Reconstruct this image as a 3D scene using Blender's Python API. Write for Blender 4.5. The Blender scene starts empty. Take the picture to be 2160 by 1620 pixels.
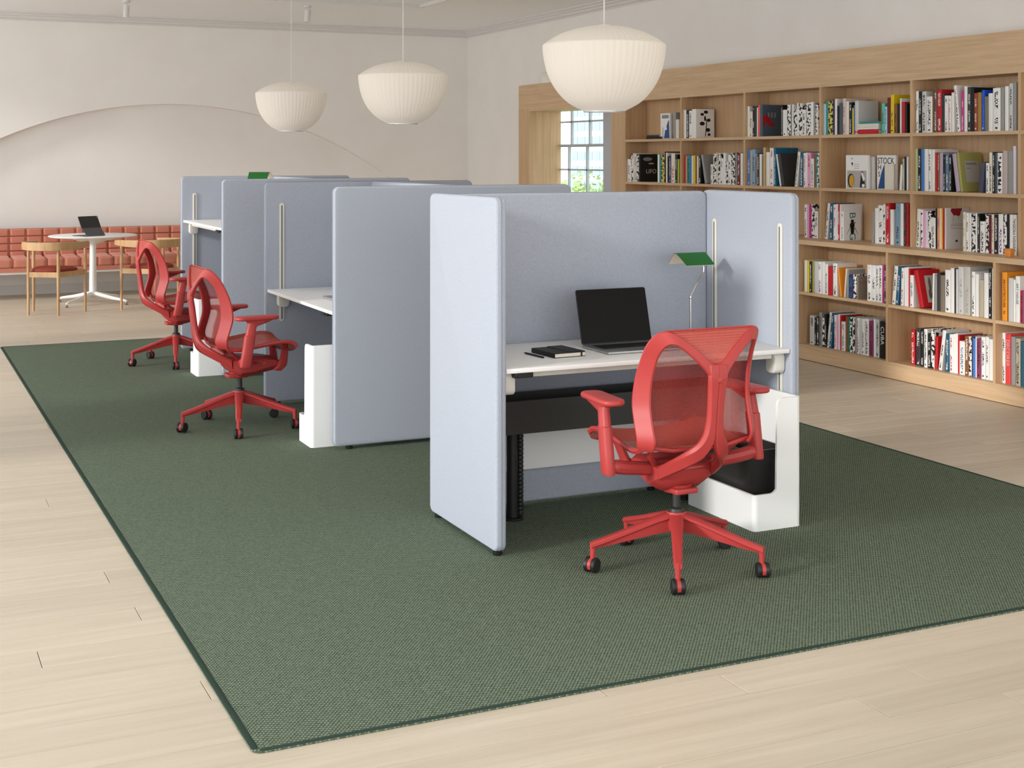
import bpy, bmesh, math, random
from mathutils import Vector, Matrix
R = math.radians
PI = math.pi
random.seed(7)
SC = bpy.context.scene
COL = SC.collection

# ------------------------------------------------------------------ camera, sky, sun, exposure
cam_d = bpy.data.cameras.new('camera')
cam = bpy.data.objects.new('camera', cam_d); COL.objects.link(cam)
cam.location = (0, 0, 1.58)
cam.rotation_euler = (R(90), 0, -math.atan2(1330, 2865))
cam_d.sensor_width = 36.0
cam_d.lens = 36.0 * 2865 / 2160
cam_d.shift_y = -479 / 2160
cam_d.clip_start = 0.05; cam_d.clip_end = 400
SC.camera = cam
SC.view_settings.view_transform = 'Standard'
SC.view_settings.look = 'None'
SC.view_settings.exposure = EXPO = -0.14
SC.view_settings.gamma = 1.0
SC.view_settings.use_curve_mapping = False

world = bpy.data.worlds.new('sky'); SC.world = world
world.use_nodes = True
wn = world.node_tree.nodes; wl = world.node_tree.links
wn.clear()
w_out = wn.new('ShaderNodeOutputWorld'); w_bg = wn.new('ShaderNodeBackground')
w_tc = wn.new('ShaderNodeTexCoord'); w_sep = wn.new('ShaderNodeSeparateXYZ'); w_ramp = wn.new('ShaderNodeValToRGB')
wl.new(w_tc.outputs['Generated'], w_sep.inputs[0]); wl.new(w_sep.outputs['Z'], w_ramp.inputs[0])
w_ramp.color_ramp.elements[0].position = 0.0; w_ramp.color_ramp.elements[0].color = (0.97, 0.985, 1.0, 1)
w_ramp.color_ramp.elements[1].position = 0.8; w_ramp.color_ramp.elements[1].color = (0.80, 0.89, 1.0, 1)
wl.new(w_ramp.outputs[0], w_bg.inputs['Color'])
w_bg.inputs['Strength'].default_value = 3.05
wl.new(w_bg.outputs[0], w_out.inputs['Surface'])

sun_d = bpy.data.lights.new('sun', 'SUN'); sun = bpy.data.objects.new('sun', sun_d); COL.objects.link(sun)
sun_d.energy = 2.5; sun_d.angle = R(7); sun_d.color = (1.0, 0.975, 0.94)
sun_dir = Vector((1.0, 0.2, -0.262)).normalized()
sun.rotation_euler = sun_dir.to_track_quat('-Z', 'Y').to_euler()
sun.location = (-8, 2, 6)
try:
    SC.cycles.use_denoising = True
    SC.cycles.max_bounces = 10; SC.cycles.diffuse_bounces = 6
    SC.cycles.sample_clamp_indirect = 6.0
except Exception:
    pass

# ------------------------------------------------------------------ materials
def lin(c):
    if isinstance(c, str):
        c = [int(c[i:i+2], 16) / 255 for i in (0, 2, 4)]
    return tuple(x / 12.92 if x <= 0.04045 else ((x + 0.055) / 1.055) ** 2.4 for x in c) + (1.0,)

def mat(name, col, rough=0.5, metal=0.0, spec=0.5, var=None, bump=None, emit=None, sheen=0.0, trans=0.0, alpha=1.0):
    """var = (second colour, scale xyz, detail, contrast)   bump = (scale xyz, strength, distance)"""
    m = bpy.data.materials.new(name); m.use_nodes = True
    nt = m.node_tree; b = nt.nodes['Principled BSDF']
    b.inputs['Base Color'].default_value = lin(col)
    b.inputs['Roughness'].default_value = rough
    b.inputs['Metallic'].default_value = metal
    b.inputs['Specular IOR Level'].default_value = spec
    if sheen: b.inputs['Sheen Weight'].default_value = sheen
    if trans: b.inputs['Transmission Weight'].default_value = trans
    if emit:
        b.inputs['Emission Color'].default_value = lin(emit[0]); b.inputs['Emission Strength'].default_value = emit[1]
    tc = None
    def noise(scale, detail=3.0):
        nonlocal tc
        if tc is None: tc = nt.nodes.new('ShaderNodeTexCoord')
        mp = nt.nodes.new('ShaderNodeMapping'); mp.inputs['Scale'].default_value = scale
        n = nt.nodes.new('ShaderNodeTexNoise'); n.inputs['Scale'].default_value = 1.0; n.inputs['Detail'].default_value = detail
        nt.links.new(tc.outputs['Object'], mp.inputs[0]); nt.links.new(mp.outputs[0], n.inputs['Vector'])
        return n, mp
    if var:
        c2, sc, det, con = var
        n, _ = noise(sc, det)
        rp = nt.nodes.new('ShaderNodeValToRGB')
        rp.color_ramp.elements[0].position = 0.5 - con; rp.color_ramp.elements[0].color = lin(col)
        rp.color_ramp.elements[1].position = 0.5 + con; rp.color_ramp.elements[1].color = lin(c2)
        nt.links.new(n.outputs['Fac'], rp.inputs[0]); nt.links.new(rp.outputs[0], b.inputs['Base Color'])
    if bump:
        sc, st, di = bump
        n, _ = noise(sc, 2.0)
        bp = nt.nodes.new('ShaderNodeBump'); bp.inputs['Strength'].default_value = st; bp.inputs['Distance'].default_value = di
        nt.links.new(n.outputs['Fac'], bp.inputs['Height']); nt.links.new(bp.outputs[0], b.inputs['Normal'])
    return m

def wood(name, c1, c2, grain, rnd=0.0, rough=0.45):
    """grain: noise scale per axis (small along the grain); rnd: brightness change per object"""
    m = bpy.data.materials.new(name); m.use_nodes = True
    nt = m.node_tree; b = nt.nodes['Principled BSDF']; N = nt.nodes.new; L = nt.links.new
    b.inputs['Roughness'].default_value = rough; b.inputs['Specular IOR Level'].default_value = 0.35
    tc = N('ShaderNodeTexCoord'); oi = N('ShaderNodeObjectInfo')
    sc = N('ShaderNodeVectorMath'); sc.operation = 'SCALE'; L(oi.outputs['Random'], sc.inputs['Scale']); sc.inputs[0].default_value = (37, 19, 11)
    ad = N('ShaderNodeVectorMath'); L(tc.outputs['Object'], ad.inputs[0]); L(sc.outputs[0], ad.inputs[1])
    mp = N('ShaderNodeMapping'); mp.inputs['Scale'].default_value = grain; L(ad.outputs[0], mp.inputs[0])
    n = N('ShaderNodeTexNoise'); n.inputs['Scale'].default_value = 1; n.inputs['Detail'].default_value = 5; n.inputs['Roughness'].default_value = 0.6
    n.inputs['Distortion'].default_value = 0.4; L(mp.outputs[0], n.inputs['Vector'])
    rp = N('ShaderNodeValToRGB'); rp.color_ramp.elements[0].position = 0.3; rp.color_ramp.elements[0].color = lin(c1)
    rp.color_ramp.elements[1].position = 0.72; rp.color_ramp.elements[1].color = lin(c2); L(n.outputs['Fac'], rp.inputs[0])
    hs = N('ShaderNodeHueSaturation'); L(rp.outputs[0], hs.inputs['Color'])
    mr = N('ShaderNodeMapRange'); mr.inputs['To Min'].default_value = 1 - rnd; mr.inputs['To Max'].default_value = 1 + rnd
    L(oi.outputs['Random'], mr.inputs['Value']); L(mr.outputs[0], hs.inputs['Value'])
    L(hs.outputs[0], b.inputs['Base Color'])
    bp = N('ShaderNodeBump'); bp.inputs['Strength'].default_value = 0.08; bp.inputs['Distance'].default_value = 0.002
    L(n.outputs['Fac'], bp.inputs['Height']); L(bp.outputs[0], b.inputs['Normal'])
    return m

M = {}
M['wall'] = mat('plaster', 'efece8', 0.9, spec=0.2, var=('eae6e1', (2.2, 2.2, 2.2), 4, 0.25), bump=((45, 45, 45), 0.05, 0.01))
M['ceiling'] = mat('ceiling_paint', 'f2f4f6', 0.9, spec=0.2)
M['white_trim'] = mat('white_trim', 'dad8d6', 0.6, spec=0.3)
M['plank'] = wood('pale_oak_plank', 'c8baa5', 'd6c9b6', (1.3, 26, 26), 0.045, 0.42)
M['gap'] = mat('plank_gap', '6e5c47', 0.8)
M['oak_z'] = wood('oak_vertical', 'bf9b74', 'd3b28c', (34, 34, 1.6), 0.03)
M['oak_y'] = wood('oak_horizontal', 'c3a27e', 'd9bb97', (34, 1.6, 34), 0.03)
M['oak_light'] = wood('oak_edge', 'bf9467', 'd3ab7d', (30, 1.6, 30), 0.02)
M['chair_oak'] = wood('chair_oak', 'b08a60', 'c8a47a', (20, 20, 3), 0.02)
M['felt'] = mat('blue_grey_felt', 'a2a8b4', 0.95, spec=0.15, var=('afb4bf', (160, 160, 160), 3, 0.22), bump=((420, 420, 420), 0.25, 0.002), sheen=0.2)
M['white'] = mat('white_laminate', 'eceae8', 0.42)
M['white_metal'] = mat('white_powder_coat', 'f0f0ee', 0.4)
M['cream_plastic'] = mat('cream_plastic', 'dbd8cd', 0.45)
M['slot'] = mat('rail_slot', '696b66', 0.6)
M['black'] = mat('black_plastic', '151514', 0.5)
M['black_metal'] = mat('black_metal', '2b2a28', 0.45)
M['black_matt'] = mat('black_cover', '191817', 0.6, bump=((300, 300, 300), 0.1, 0.001))
M['paper'] = mat('paper', 'e6dfd0', 0.9, spec=0.1)
M['red'] = mat('coral_red_plastic', 'ae3b39', 0.42, spec=0.4, bump=((900, 900, 900), 0.03, 0.0005))
M['red_dark'] = mat('coral_red_dark', 'a83236', 0.45)
M['steel'] = mat('brushed_steel', '8a8c8e', 0.3, 1.0)
M['chrome'] = mat('polished_steel', 'd8d6d0', 0.12, 1.0)
M['alu'] = mat('grey_aluminium', 'b9babd', 0.38, 0.9)
M['screen'] = mat('dark_screen', '050506', 0.2, spec=0.18)
M['key'] = mat('keyboard_black', '101011', 0.6)
M['green'] = mat('green_enamel', '17601f', 0.38, spec=0.35)
M['shade_in'] = mat('cream_enamel', 'f1e2cf', 0.5)
M['frame_grey'] = mat('window_paint', 'b9bec5', 0.5)
M['coral'] = mat('coral_fabric', 'c47c67', 0.95, spec=0.1, var=('cb8570', (300, 300, 300), 2, 0.3), bump=((500, 500, 500), 0.2, 0.002), sheen=0.2)
M['coral_seam'] = mat('coral_seam', '9a5646', 0.95, spec=0.1)
M['russet'] = mat('russet_fabric', '8d4436', 0.9, spec=0.1, bump=((500, 500, 500), 0.2, 0.002))
M['grey_folio'] = mat('grey_folio', '2c2c2e', 0.6)
M['grey_folio2'] = mat('grey_folio_lid', '56575a', 0.6)
M['copper'] = mat('orange_box', 'd98a3c', 0.4)
M['plinth'] = mat('grey_plinth', 'b9b6b3', 0.8)

def rug_mat():
    m = bpy.data.materials.new('green_weave'); m.use_nodes = True
    nt = m.node_tree; b = nt.nodes['Principled BSDF']; N = nt.nodes.new; L = nt.links.new
    b.inputs['Roughness'].default_value = 0.95; b.inputs['Specular IOR Level'].default_value = 0.1
    tc = N('ShaderNodeTexCoord')
    def wave(rot, scale):
        mp = N('ShaderNodeMapping'); mp.inputs['Rotation'].default_value = (0, 0, rot); L(tc.outputs['Object'], mp.inputs[0])
        w = N('ShaderNodeTexWave'); w.inputs['Scale'].default_value = scale; w.inputs['Distortion'].default_value = 0.6
        w.inputs['Detail'].default_value = 1.0; w.inputs['Detail Scale'].default_value = 2.0
        L(mp.outputs[0], w.inputs['Vector']); return w
    a = wave(R(38), 32); c = wave(R(-62), 24)
    mu = N('ShaderNodeMath'); mu.operation = 'MULTIPLY'; L(a.outputs['Fac'], mu.inputs[0]); L(c.outputs['Fac'], mu.inputs[1])
    n = N('ShaderNodeTexNoise'); n.inputs['Scale'].default_value = 110; n.inputs['Detail'].default_value = 2; L(tc.outputs['Object'], n.inputs['Vector'])
    ad = N('ShaderNodeMath'); ad.operation = 'MULTIPLY_ADD'; L(n.outputs['Fac'], ad.inputs[0]); ad.inputs[1].default_value = 0.7; L(mu.outputs[0], ad.inputs[2])
    rp = N('ShaderNodeValToRGB'); rp.color_ramp.elements[0].position = 0.25; rp.color_ramp.elements[0].color = lin('3f4a3b')
    rp.color_ramp.elements[1].position = 1.05; rp.color_ramp.elements[1].color = lin('818d7a'); L(ad.outputs[0], rp.inputs[0])
    L(rp.outputs[0], b.inputs['Base Color'])
    bp = N('ShaderNodeBump'); bp.inputs['Strength'].default_value = 0.5; bp.inputs['Distance'].default_value = 0.004
    L(ad.outputs[0], bp.inputs['Height']); L(bp.outputs[0], b.inputs['Normal'])
    return m
M['felt_seam'] = mat('felt_seam', '868c98', 0.95, spec=0.1)
M['rug'] = rug_mat()
M['rug_edge'] = mat('green_binding', '34433a', 0.9, spec=0.1, bump=((30, 300, 300), 0.4, 0.003))

def mesh_fabric(name, c1, c2, opacity, rib_axis=None, rib_scale=60):
    m = bpy.data.materials.new(name); m.use_nodes = True
    nt = m.node_tree; b = nt.nodes['Principled BSDF']; N = nt.nodes.new; L = nt.links.new
    out = nt.nodes['Material Output']
    b.inputs['Roughness'].default_value = 0.6; b.inputs['Specular IOR Level'].default_value = 0.3
    tc = N('ShaderNodeTexCoord')
    n = N('ShaderNodeTexNoise'); n.inputs['Scale'].default_value = 520; L(tc.outputs['Object'], n.inputs['Vector'])
    rp = N('ShaderNodeValToRGB'); rp.color_ramp.elements[0].position = 0.35; rp.color_ramp.elements[0].color = lin(c1)
    rp.color_ramp.elements[1].position = 0.65; rp.color_ramp.elements[1].color = lin(c2); L(n.outputs['Fac'], rp.inputs[0])
    L(rp.outputs[0], b.inputs['Base Color'])
    tr = N('ShaderNodeBsdfTransparent'); mx = N('ShaderNodeMixShader')
    if rib_axis:
        w = N('ShaderNodeTexWave'); w.bands_direction = rib_axis; w.inputs['Scale'].default_value = rib_scale; w.inputs['Distortion'].default_value = 0.2
        L(tc.outputs['Object'], w.inputs['Vector'])
        mr = N('ShaderNodeMapRange'); mr.inputs['To Min'].default_value = opacity - 0.3; mr.inputs['To Max'].default_value = min(1, opacity + 0.25)
        L(w.outputs['Fac'], mr.inputs['Value']); L(mr.outputs[0], mx.inputs[0])
    else:
        mx.inputs[0].default_value = opacity
    L(tr.outputs[0], mx.inputs[1]); L(b.outputs[0], mx.inputs[2]); L(mx.outputs[0], out.inputs['Surface'])
    return m
M['back_mesh'] = mesh_fabric('red_back_mesh', '9c3832', 'ab433a', 0.66)
M['top_mesh'] = mesh_fabric('red_ribbed_mesh', 'b4443c', 'c8604f', 0.86, 'Z', 34)
M['seat_mesh'] = mesh_fabric('red_seat_mesh', 'a33c33', 'b9523f', 0.88)

def shade_mat():
    m = bpy.data.materials.new('lamp_polymer'); m.use_nodes = True
    nt = m.node_tree; b = nt.nodes['Principled BSDF']; N = nt.nodes.new; L = nt.links.new
    b.inputs['Base Color'].default_value = lin('c8c1b7'); b.inputs['Roughness'].default_value = 0.6
    b.inputs['Emission Color'].default_value = lin('f6e6d2'); b.inputs['Emission Strength'].default_value = 0.26
    return m
M['lamp_shade'] = shade_mat()

def glass_mat():
    m = bpy.data.materials.new('window_glass'); m.use_nodes = True
    nt = m.node_tree; N = nt.nodes.new; L = nt.links.new; out = nt.nodes['Material Output']
    tr = N('ShaderNodeBsdfTransparent'); tr.inputs[0].default_value = (0.96, 0.98, 0.98, 1)
    gl = N('ShaderNodeBsdfGlossy'); gl.inputs['Roughness'].default_value = 0.02
    mx = N('ShaderNodeMixShader'); mx.inputs[0].default_value = 0.05
    L(tr.outputs[0], mx.inputs[1]); L(gl.outputs[0], mx.inputs[2]); L(mx.outputs[0], out.inputs['Surface'])
    return m
M['glass'] = glass_mat()

# ------------------------------------------------------------------ geometry helpers
class G:
    """collects vertices and faces of ONE object"""
    def __init__(s): s.v = []; s.f = []; s.m = []
    def add(s, verts, faces, mi=0, X=None):
        o = len(s.v)
        s.v += [tuple(X @ Vector(p)) if X is not None else tuple(p) for p in verts]
        s.f += [tuple(i + o for i in f) for f in faces]; s.m += [mi] * len(faces); return s
    def box(s, x0, x1, y0, y1, z0, z1, mi=0, X=None):
        v = [(x, y, z) for z in (z0, z1) for y in (y0, y1) for x in (x0, x1)]
        return s.add(v, [(0, 2, 3, 1), (4, 5, 7, 6), (0, 1, 5, 4), (2, 6, 7, 3), (0, 4, 6, 2), (1, 3, 7, 5)], mi, X)
    def loft(s, rings, mi=0, X=None, close=True, caps=True):
        n = len(rings[0]); v = [p for r in rings for p in r]; f = []
        for k in range(len(rings) - 1):
            for i in range(n if close else n - 1):
                j = (i + 1) % n
                f.append((k * n + i, k * n + j, (k + 1) * n + j, (k + 1) * n + i))
        if caps and close:
            f.append(tuple(range(n - 1, -1, -1))); f.append(tuple((len(rings) - 1) * n + i for i in range(n)))
        return s.add(v, f, mi, X)
    def tube(s, pts, r, n=10, mi=0, X=None, caps=True):
        pts = [Vector(p) for p in pts]; rs = r if isinstance(r, (list, tuple)) else [r] * len(pts)
        rings = []; prev = None
        for i, p in enumerate(pts):
            t = (pts[min(i + 1, len(pts) - 1)] - pts[max(i - 1, 0)]).normalized()
            if prev is None:
                a = Vector((0, 0, 1)) if abs(t.z) < 0.9 else Vector((1, 0, 0)); u = t.cross(a).normalized()
            else: u = (prev - t * prev.dot(t)).normalized()
            prev = u; w = t.cross(u)
            rings.append([tuple(p + (u * math.cos(2 * PI * k / n) + w * math.sin(2 * PI * k / n)) * rs[i]) for k in range(n)])
        return s.loft(rings, mi, X, True, caps)
    def lathe(s, prof, n=32, mi=0, X=None, caps=False, rib=None):
        rings = []
        for r, z in prof:
            rings.append([((r * (1 + (rib[1] * (abs(math.sin(rib[0] * PI * k / n)) - 0.5) if rib else 0))) * math.cos(2 * PI * k / n),
                           (r * (1 + (rib[1] * (abs(math.sin(rib[0] * PI * k / n)) - 0.5) if rib else 0))) * math.sin(2 * PI * k / n), z) for k in range(n)])
        return s.loft(rings, mi, X, True, caps)
    def slab(s, w, h, t, r=0.03, b=0.008, n=6, bn=3, mi=0, X=None):
        """rounded rectangle w x h in XY (centred), thickness t along z (0..t), rounded edges b"""
        rings = []
        prof = [(b * (1 - math.sin(k / bn * PI / 2)), b * (1 - math.cos(k / bn * PI / 2))) for k in range(bn + 1)]
        prof = prof + [(i, t - z) for i, z in reversed(prof)]
        for i, z in prof:
            rr = max(r - i, 0.0005); ring = []
            for cx, cy, a0 in ((1, 1, 0), (-1, 1, 90), (-1, -1, 180), (1, -1, 270)):
                for k in range(n + 1):
                    a = R(a0 + 90 * k / n)
                    ring.append((cx * (w / 2 - i - rr) + rr * math.cos(a), cy * (h / 2 - i - rr) + rr * math.sin(a), z))
            rings.append(ring)
        return s.loft(rings, mi, X)
    def prism(s, poly, axis, a, b, mi=0, X=None):
        """poly in the two other axes (x->yz, y->xz, z->xy)"""
        def P(u, v, w): return {'x': (w, u, v), 'y': (u, w, v), 'z': (u, v, w)}[axis]
        n = len(poly)
        v = [P(u, q, a) for u, q in poly] + [P(u, q, b) for u, q in poly]
        f = [tuple(range(n - 1, -1, -1)), tuple(range(n, 2 * n))] + [(i, (i + 1) % n, n + (i + 1) % n, n + i) for i in range(n)]
        return s.add(v, f, mi, X)
    def ribbon(s, st, n=5, mi=0, X=None, rnd=0.35):
        """st: stations (P, Q, thickness); a band whose two edges run through P and Q"""
        Ps = [Vector(a[0]) for a in st]; Qs = [Vector(a[1]) for a in st]; T = [a[2] for a in st]
        P = spline(Ps, n); Q = spline(Qs, n); TT = spline([Vector((t, 0, 0)) for t in T], n)
        rings = []
        C = [(p + q) / 2 for p, q in zip(P, Q)]
        for i in range(len(P)):
            t = (C[min(i + 1, len(C) - 1)] - C[max(i - 1, 0)]).normalized()
            d = P[i] - Q[i]; w = d.length; d = d.normalized(); nn = t.cross(d).normalized(); th = TT[i].x
            c = min(th * rnd, w * 0.3); ring = []
            for a, bb in ((w / 2, -th / 2 + c), (w / 2, th / 2 - c), (w / 2 - c, th / 2), (-w / 2 + c, th / 2), (-w / 2, th / 2 - c), (-w / 2, -th / 2 + c), (-w / 2 + c, -th / 2), (w / 2 - c, -th / 2)):
                ring.append(tuple(C[i] + d * a + nn * bb))
            rings.append(ring)
        return s.loft(rings, mi, X)

def spline(P, n):
    out = []
    for i in range(len(P) - 1):
        p0 = P[max(i - 1, 0)]; p1 = P[i]; p2 = P[i + 1]; p3 = P[min(i + 2, len(P) - 1)]
        for k in range(n):
            t = k / n
            out.append(0.5 * ((2 * p1) + (p2 - p0) * t + (2 * p0 - 5 * p1 + 4 * p2 - p3) * t * t + (3 * p1 - p0 - 3 * p2 + p3) * t ** 3))
    out.append(P[-1].copy()); return out

def mk_mesh(name, g, mats, smooth=35):
    me = bpy.data.meshes.new(name); me.from_pydata(g.v, [], g.f)
    for m in mats: me.materials.append(m)
    for p, i in zip(me.polygons, g.m): p.material_index = i
    bm = bmesh.new(); bm.from_mesh(me)
    bmesh.ops.recalc_face_normals(bm, faces=bm.faces)
    if smooth:
        for f in bm.faces: f.smooth = True
        a = R(smooth)
        for e in bm.edges: e.smooth = len(e.link_faces) == 2 and e.calc_face_angle(0) < a
    bm.to_mesh(me); bm.free()
    return me

def obj(name, g, mats, parent=None, loc=(0, 0, 0), rz=0.0, smooth=35):
    if not isinstance(mats, (list, tuple)): mats = [mats]
    me = g if isinstance(g, bpy.types.Mesh) else mk_mesh(name, g, mats, smooth)
    o = bpy.data.objects.new(name, me); COL.objects.link(o)
    o.location = loc; o.rotation_euler = (0, 0, rz)
    if parent is not None: o.parent = parent
    return o

def tag(o, label, cat, group=None, kind=None):
    if label: o['label'] = label
    if cat: o['category'] = cat
    if group: o['group'] = group
    if kind: o['kind'] = kind
    return o

def thing(name, label, cat, loc=(0, 0, 0), rz=0.0, group=None):
    o = bpy.data.objects.new(name, None); COL.objects.link(o); o.empty_display_size = 0.1
    o.location = loc; o.rotation_euler = (0, 0, rz)
    return tag(o, label, cat, group)

def struct(name, g, mats, label=None, smooth=35):
    o = obj(name, g, mats, smooth=smooth); o['kind'] = 'structure'
    if label: o['label'] = label
    return o

def dup(root, loc, rz, label):
    def cp(o, par):
        c = o.copy(); COL.objects.link(c)
        if par is not None: c.parent = par
        for ch in list(o.children): cp(ch, c)
        return c
    r = cp(root, None); r.location = loc; r.rotation_euler = (0, 0, rz); r['label'] = label
    return r

def basis(rd, up, loc):
    rd = Vector(rd).normalized(); up = Vector(up).normalized(); n = rd.cross(up)
    X = Matrix.Identity(4)
    for i in range(3): X[i][0] = rd[i]; X[i][1] = up[i]; X[i][2] = n[i]; X[i][3] = loc[i]
    return X

def text(name, body, size, rd, up, loc, m, parent, sx=1.0, align='CENTER'):
    c = bpy.data.curves.new(name, 'FONT'); c.body = body; c.size = size; c.align_x = align; c.align_y = 'CENTER'
    c.extrude = 0.0004; c.resolution_u = 3; c.materials.append(m)
    tmp = bpy.data.objects.new(name, c); me = bpy.data.meshes.new_from_object(tmp); bpy.data.objects.remove(tmp)
    me.name = name; o = bpy.data.objects.new(name, me); COL.objects.link(o); o.parent = parent
    o.matrix_local = basis(rd, up, loc) @ Matrix.Diagonal((sx, 1, 1, 1))
    return o
def T(x, y, z): return Matrix.Translation((x, y, z))
def RX(a): return Matrix.Rotation(R(a), 4, 'X')
def RY(a): return Matrix.Rotation(R(a), 4, 'Y')
def RZ(a): return Matrix.Rotation(R(a), 4, 'Z')

# ------------------------------------------------------------------ the room
H = 3.232; XL = -2.6; XR = 6.97; YB = 16.40; YF = -3.2
g = G(); g.box(XL - .3, 7.3, YF, 16.8, -0.12, -0.02)
floor = struct('floor', g, M['gap'], 'pale oak plank floor running under the green rug')

# floor planks: every one a piece; those under the rug or far away are joined
PW = 0.1552; Y0 = 2.87 - 0.1552 * 30
cand = []
rnd = random.Random(3)
row = 0
y = Y0
while y < 16.5:
    x = XL - .2 - rnd.random() * 1.9
    while x < 7.25:
        ln = rnd.choice((1.2, 1.5, 1.8, 1.8, 2.1, 2.4))
        cand.append((max(x, XL - .2), min(x + ln, 7.25), y)); x += ln
    y += PW; row += 1
def plank_g(x0, x1, y0, y1, g=None):
    g = g or G(); e = 0.0013; c = 0.0008; x0 += e; x1 -= e; y0 += e; y1 -= e
    v = []
    for z, q in ((-0.02, 0), (-c, 0), (0, c)):
        v += [(x0 + q, y0 + q, z), (x1 - q, y0 + q, z), (x1 - q, y1 - q, z), (x0 + q, y1 - q, z)]
    f = [(8, 9, 10, 11)] + [(k * 4 + i, k * 4 + (i + 1) % 4, (k + 1) * 4 + (i + 1) % 4, (k + 1) * 4 + i) for k in (0, 1) for i in range(4)]
    return g.add(v, f)
def in_view(x0, x1, y):
    fx, fy = math.sin(math.atan2(1330, 2865)), math.cos(math.atan2(1330, 2865))
    best = None
    for k in range(9):
        x = x0 + (x1 - x0) * k / 8
        if 0.93 < x < 4.9 and 3.6 < y and y + PW < 11.95: continue
        d = x * fx + y * fy; s = x * fy - y * fx
        if d < 0.5: continue
        u = 1080 + 2865 * s / d; v = 331 + 2865 * 1.58 / d
        if -30 < u < 2190 and v < 1660 and x < 6.5: best = d if best is None else min(best, d)
    return best
vis = sorted(((in_view(*c), c) for c in cand if in_view(*c) is not None), key=lambda t: t[0])
near = set(c for _, c in vis[:290])
rest = G()
for c in cand:
    x0, x1, y = c
    if c in near: obj('plank', plank_g(x0, x1, y, y + PW), M['plank'], floor, smooth=0)
    else: plank_g(x0, x1, y, y + PW, rest)
o = obj('distant_planks', rest, M['plank'], floor, smooth=0); o['kind'] = 'stuff'

# ceiling with a shallow framed tray, cornice
g = G(); g.box(XL - .3, 7.3, YF, 16.8, H, H + .12)
struct('ceiling', g, M['ceiling'], 'flat pale grey ceiling with a moulded frame')
g = G()
prof = [(0, 0), (0.05, 0), (0.05, -0.012), (0.03, -0.02), (0.03, -0.028), (0, -0.034)]
g.prism([(13.80 - 0.0 + a, H + b) for a, b in prof], 'x', -1.4, 5.36)
struct('trim_1', g, M['white_trim'], 'white ceiling moulding parallel to the arched wall')
g = G()
g.prism([(5.30 + a, H + b) for a, b in prof], 'y', 2.0, 13.80)
struct('trim_2', g, M['white_trim'], 'white ceiling moulding parallel to the bookcase wall')
cor = [(0, 0), (0.085, 0), (0.085, -0.014), (0.062, -0.024), (0.062, -0.040), (0.040, -0.050), (0.032, -0.072), (0.012, -0.080), (0.012, -0.095), (0, -0.095)]
g = G(); g.prism([(YB - a, H + b) for a, b in cor], 'x', XL, XR)
struct('trim_3', g, M['white_trim'], 'white stepped cornice above the arched wall')
g = G(); g.prism([(XR - a, H + b) for a, b in cor], 'y', YF, YB)
struct('trim_4', g, M['white_trim'], 'white stepped cornice above the bookcase')

# back wall with a shallow arched niche
cx, cz, AR, dp = 3.15, -2.44, 4.65, 0.12
def az(x):
    q = AR * AR - (x - cx) ** 2
    return max(0.0, cz + math.sqrt(q)) if q > 0 else 0.0
g = G(); xs = [XL + (XR - XL) * i / 150 for i in range(151)]
for a, b in zip(xs[:-1], xs[1:]):
    za, zb = az(a), az(b)
    g.add([(a, YB, za), (b, YB, zb), (b, YB, H), (a, YB, H)], [(0, 1, 2, 3)])
    if za > 0 or zb > 0: g.add([(a, YB, za), (b, YB, zb), (b, YB + dp, zb), (a, YB + dp, za)], [(0, 1, 2, 3)])
g.box(XL - .3, 7.3, YB + dp, YB + dp + .2, 0, H)
struct('wall_back', g, M['wall'], 'off white plaster wall with a wide shallow arched niche', smooth=20)
# right wall with the window opening
WY0, WY1, WZ0, WZ1 = 12.2, 14.18, 0.84, 2.56
g = G()
g.box(XR, XR + .25, YF, WY0, 0, H); g.box(XR, XR + .25, WY1, YB + .1, 0, H)
g.box(XR, XR + .25, WY0, WY1, 0, WZ0); g.box(XR, XR + .25, WY0, WY1, WZ1, H)
struct('wall_right', g, M['wall'], 'off white plaster wall behind the oak bookcase', smooth=0)
# left wall: tall windows let the sun in
g = G(); holes = [(-2.9, 1.4), (2.0, 6.9), (8.2, 11.2), (11.8, 15.9)]
ys = YF
for a, b in holes:
    g.box(XL - .3, XL, ys, a, 0, H); g.box(XL - .3, XL, a, b, 0, 0.2); g.box(XL - .3, XL, a, b, 3.19, H); ys = b
g.box(XL - .3, XL, ys, YB + .1, 0, H)
struct('wall_left', g, M['wall'], 'off white plaster wall with tall window openings', smooth=0)
g = G(); g.prism([(YB + dp, 0), (YB + dp - .016, 0), (YB + dp - .016, .095), (YB + dp - .008, .11), (YB + dp, .11)], 'x', -.7, 6.6)
struct('baseboard_back', g, M['white_trim'], 'white baseboard below the coral bench')
g = G(); g.prism([(XR, 0), (XR - .016, 0), (XR - .016, .095), (XR - .008, .11), (XR, .11)], 'y', 14.3, YB)
struct('baseboard_right', g, M['white_trim'], 'white baseboard between window and corner')

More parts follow.
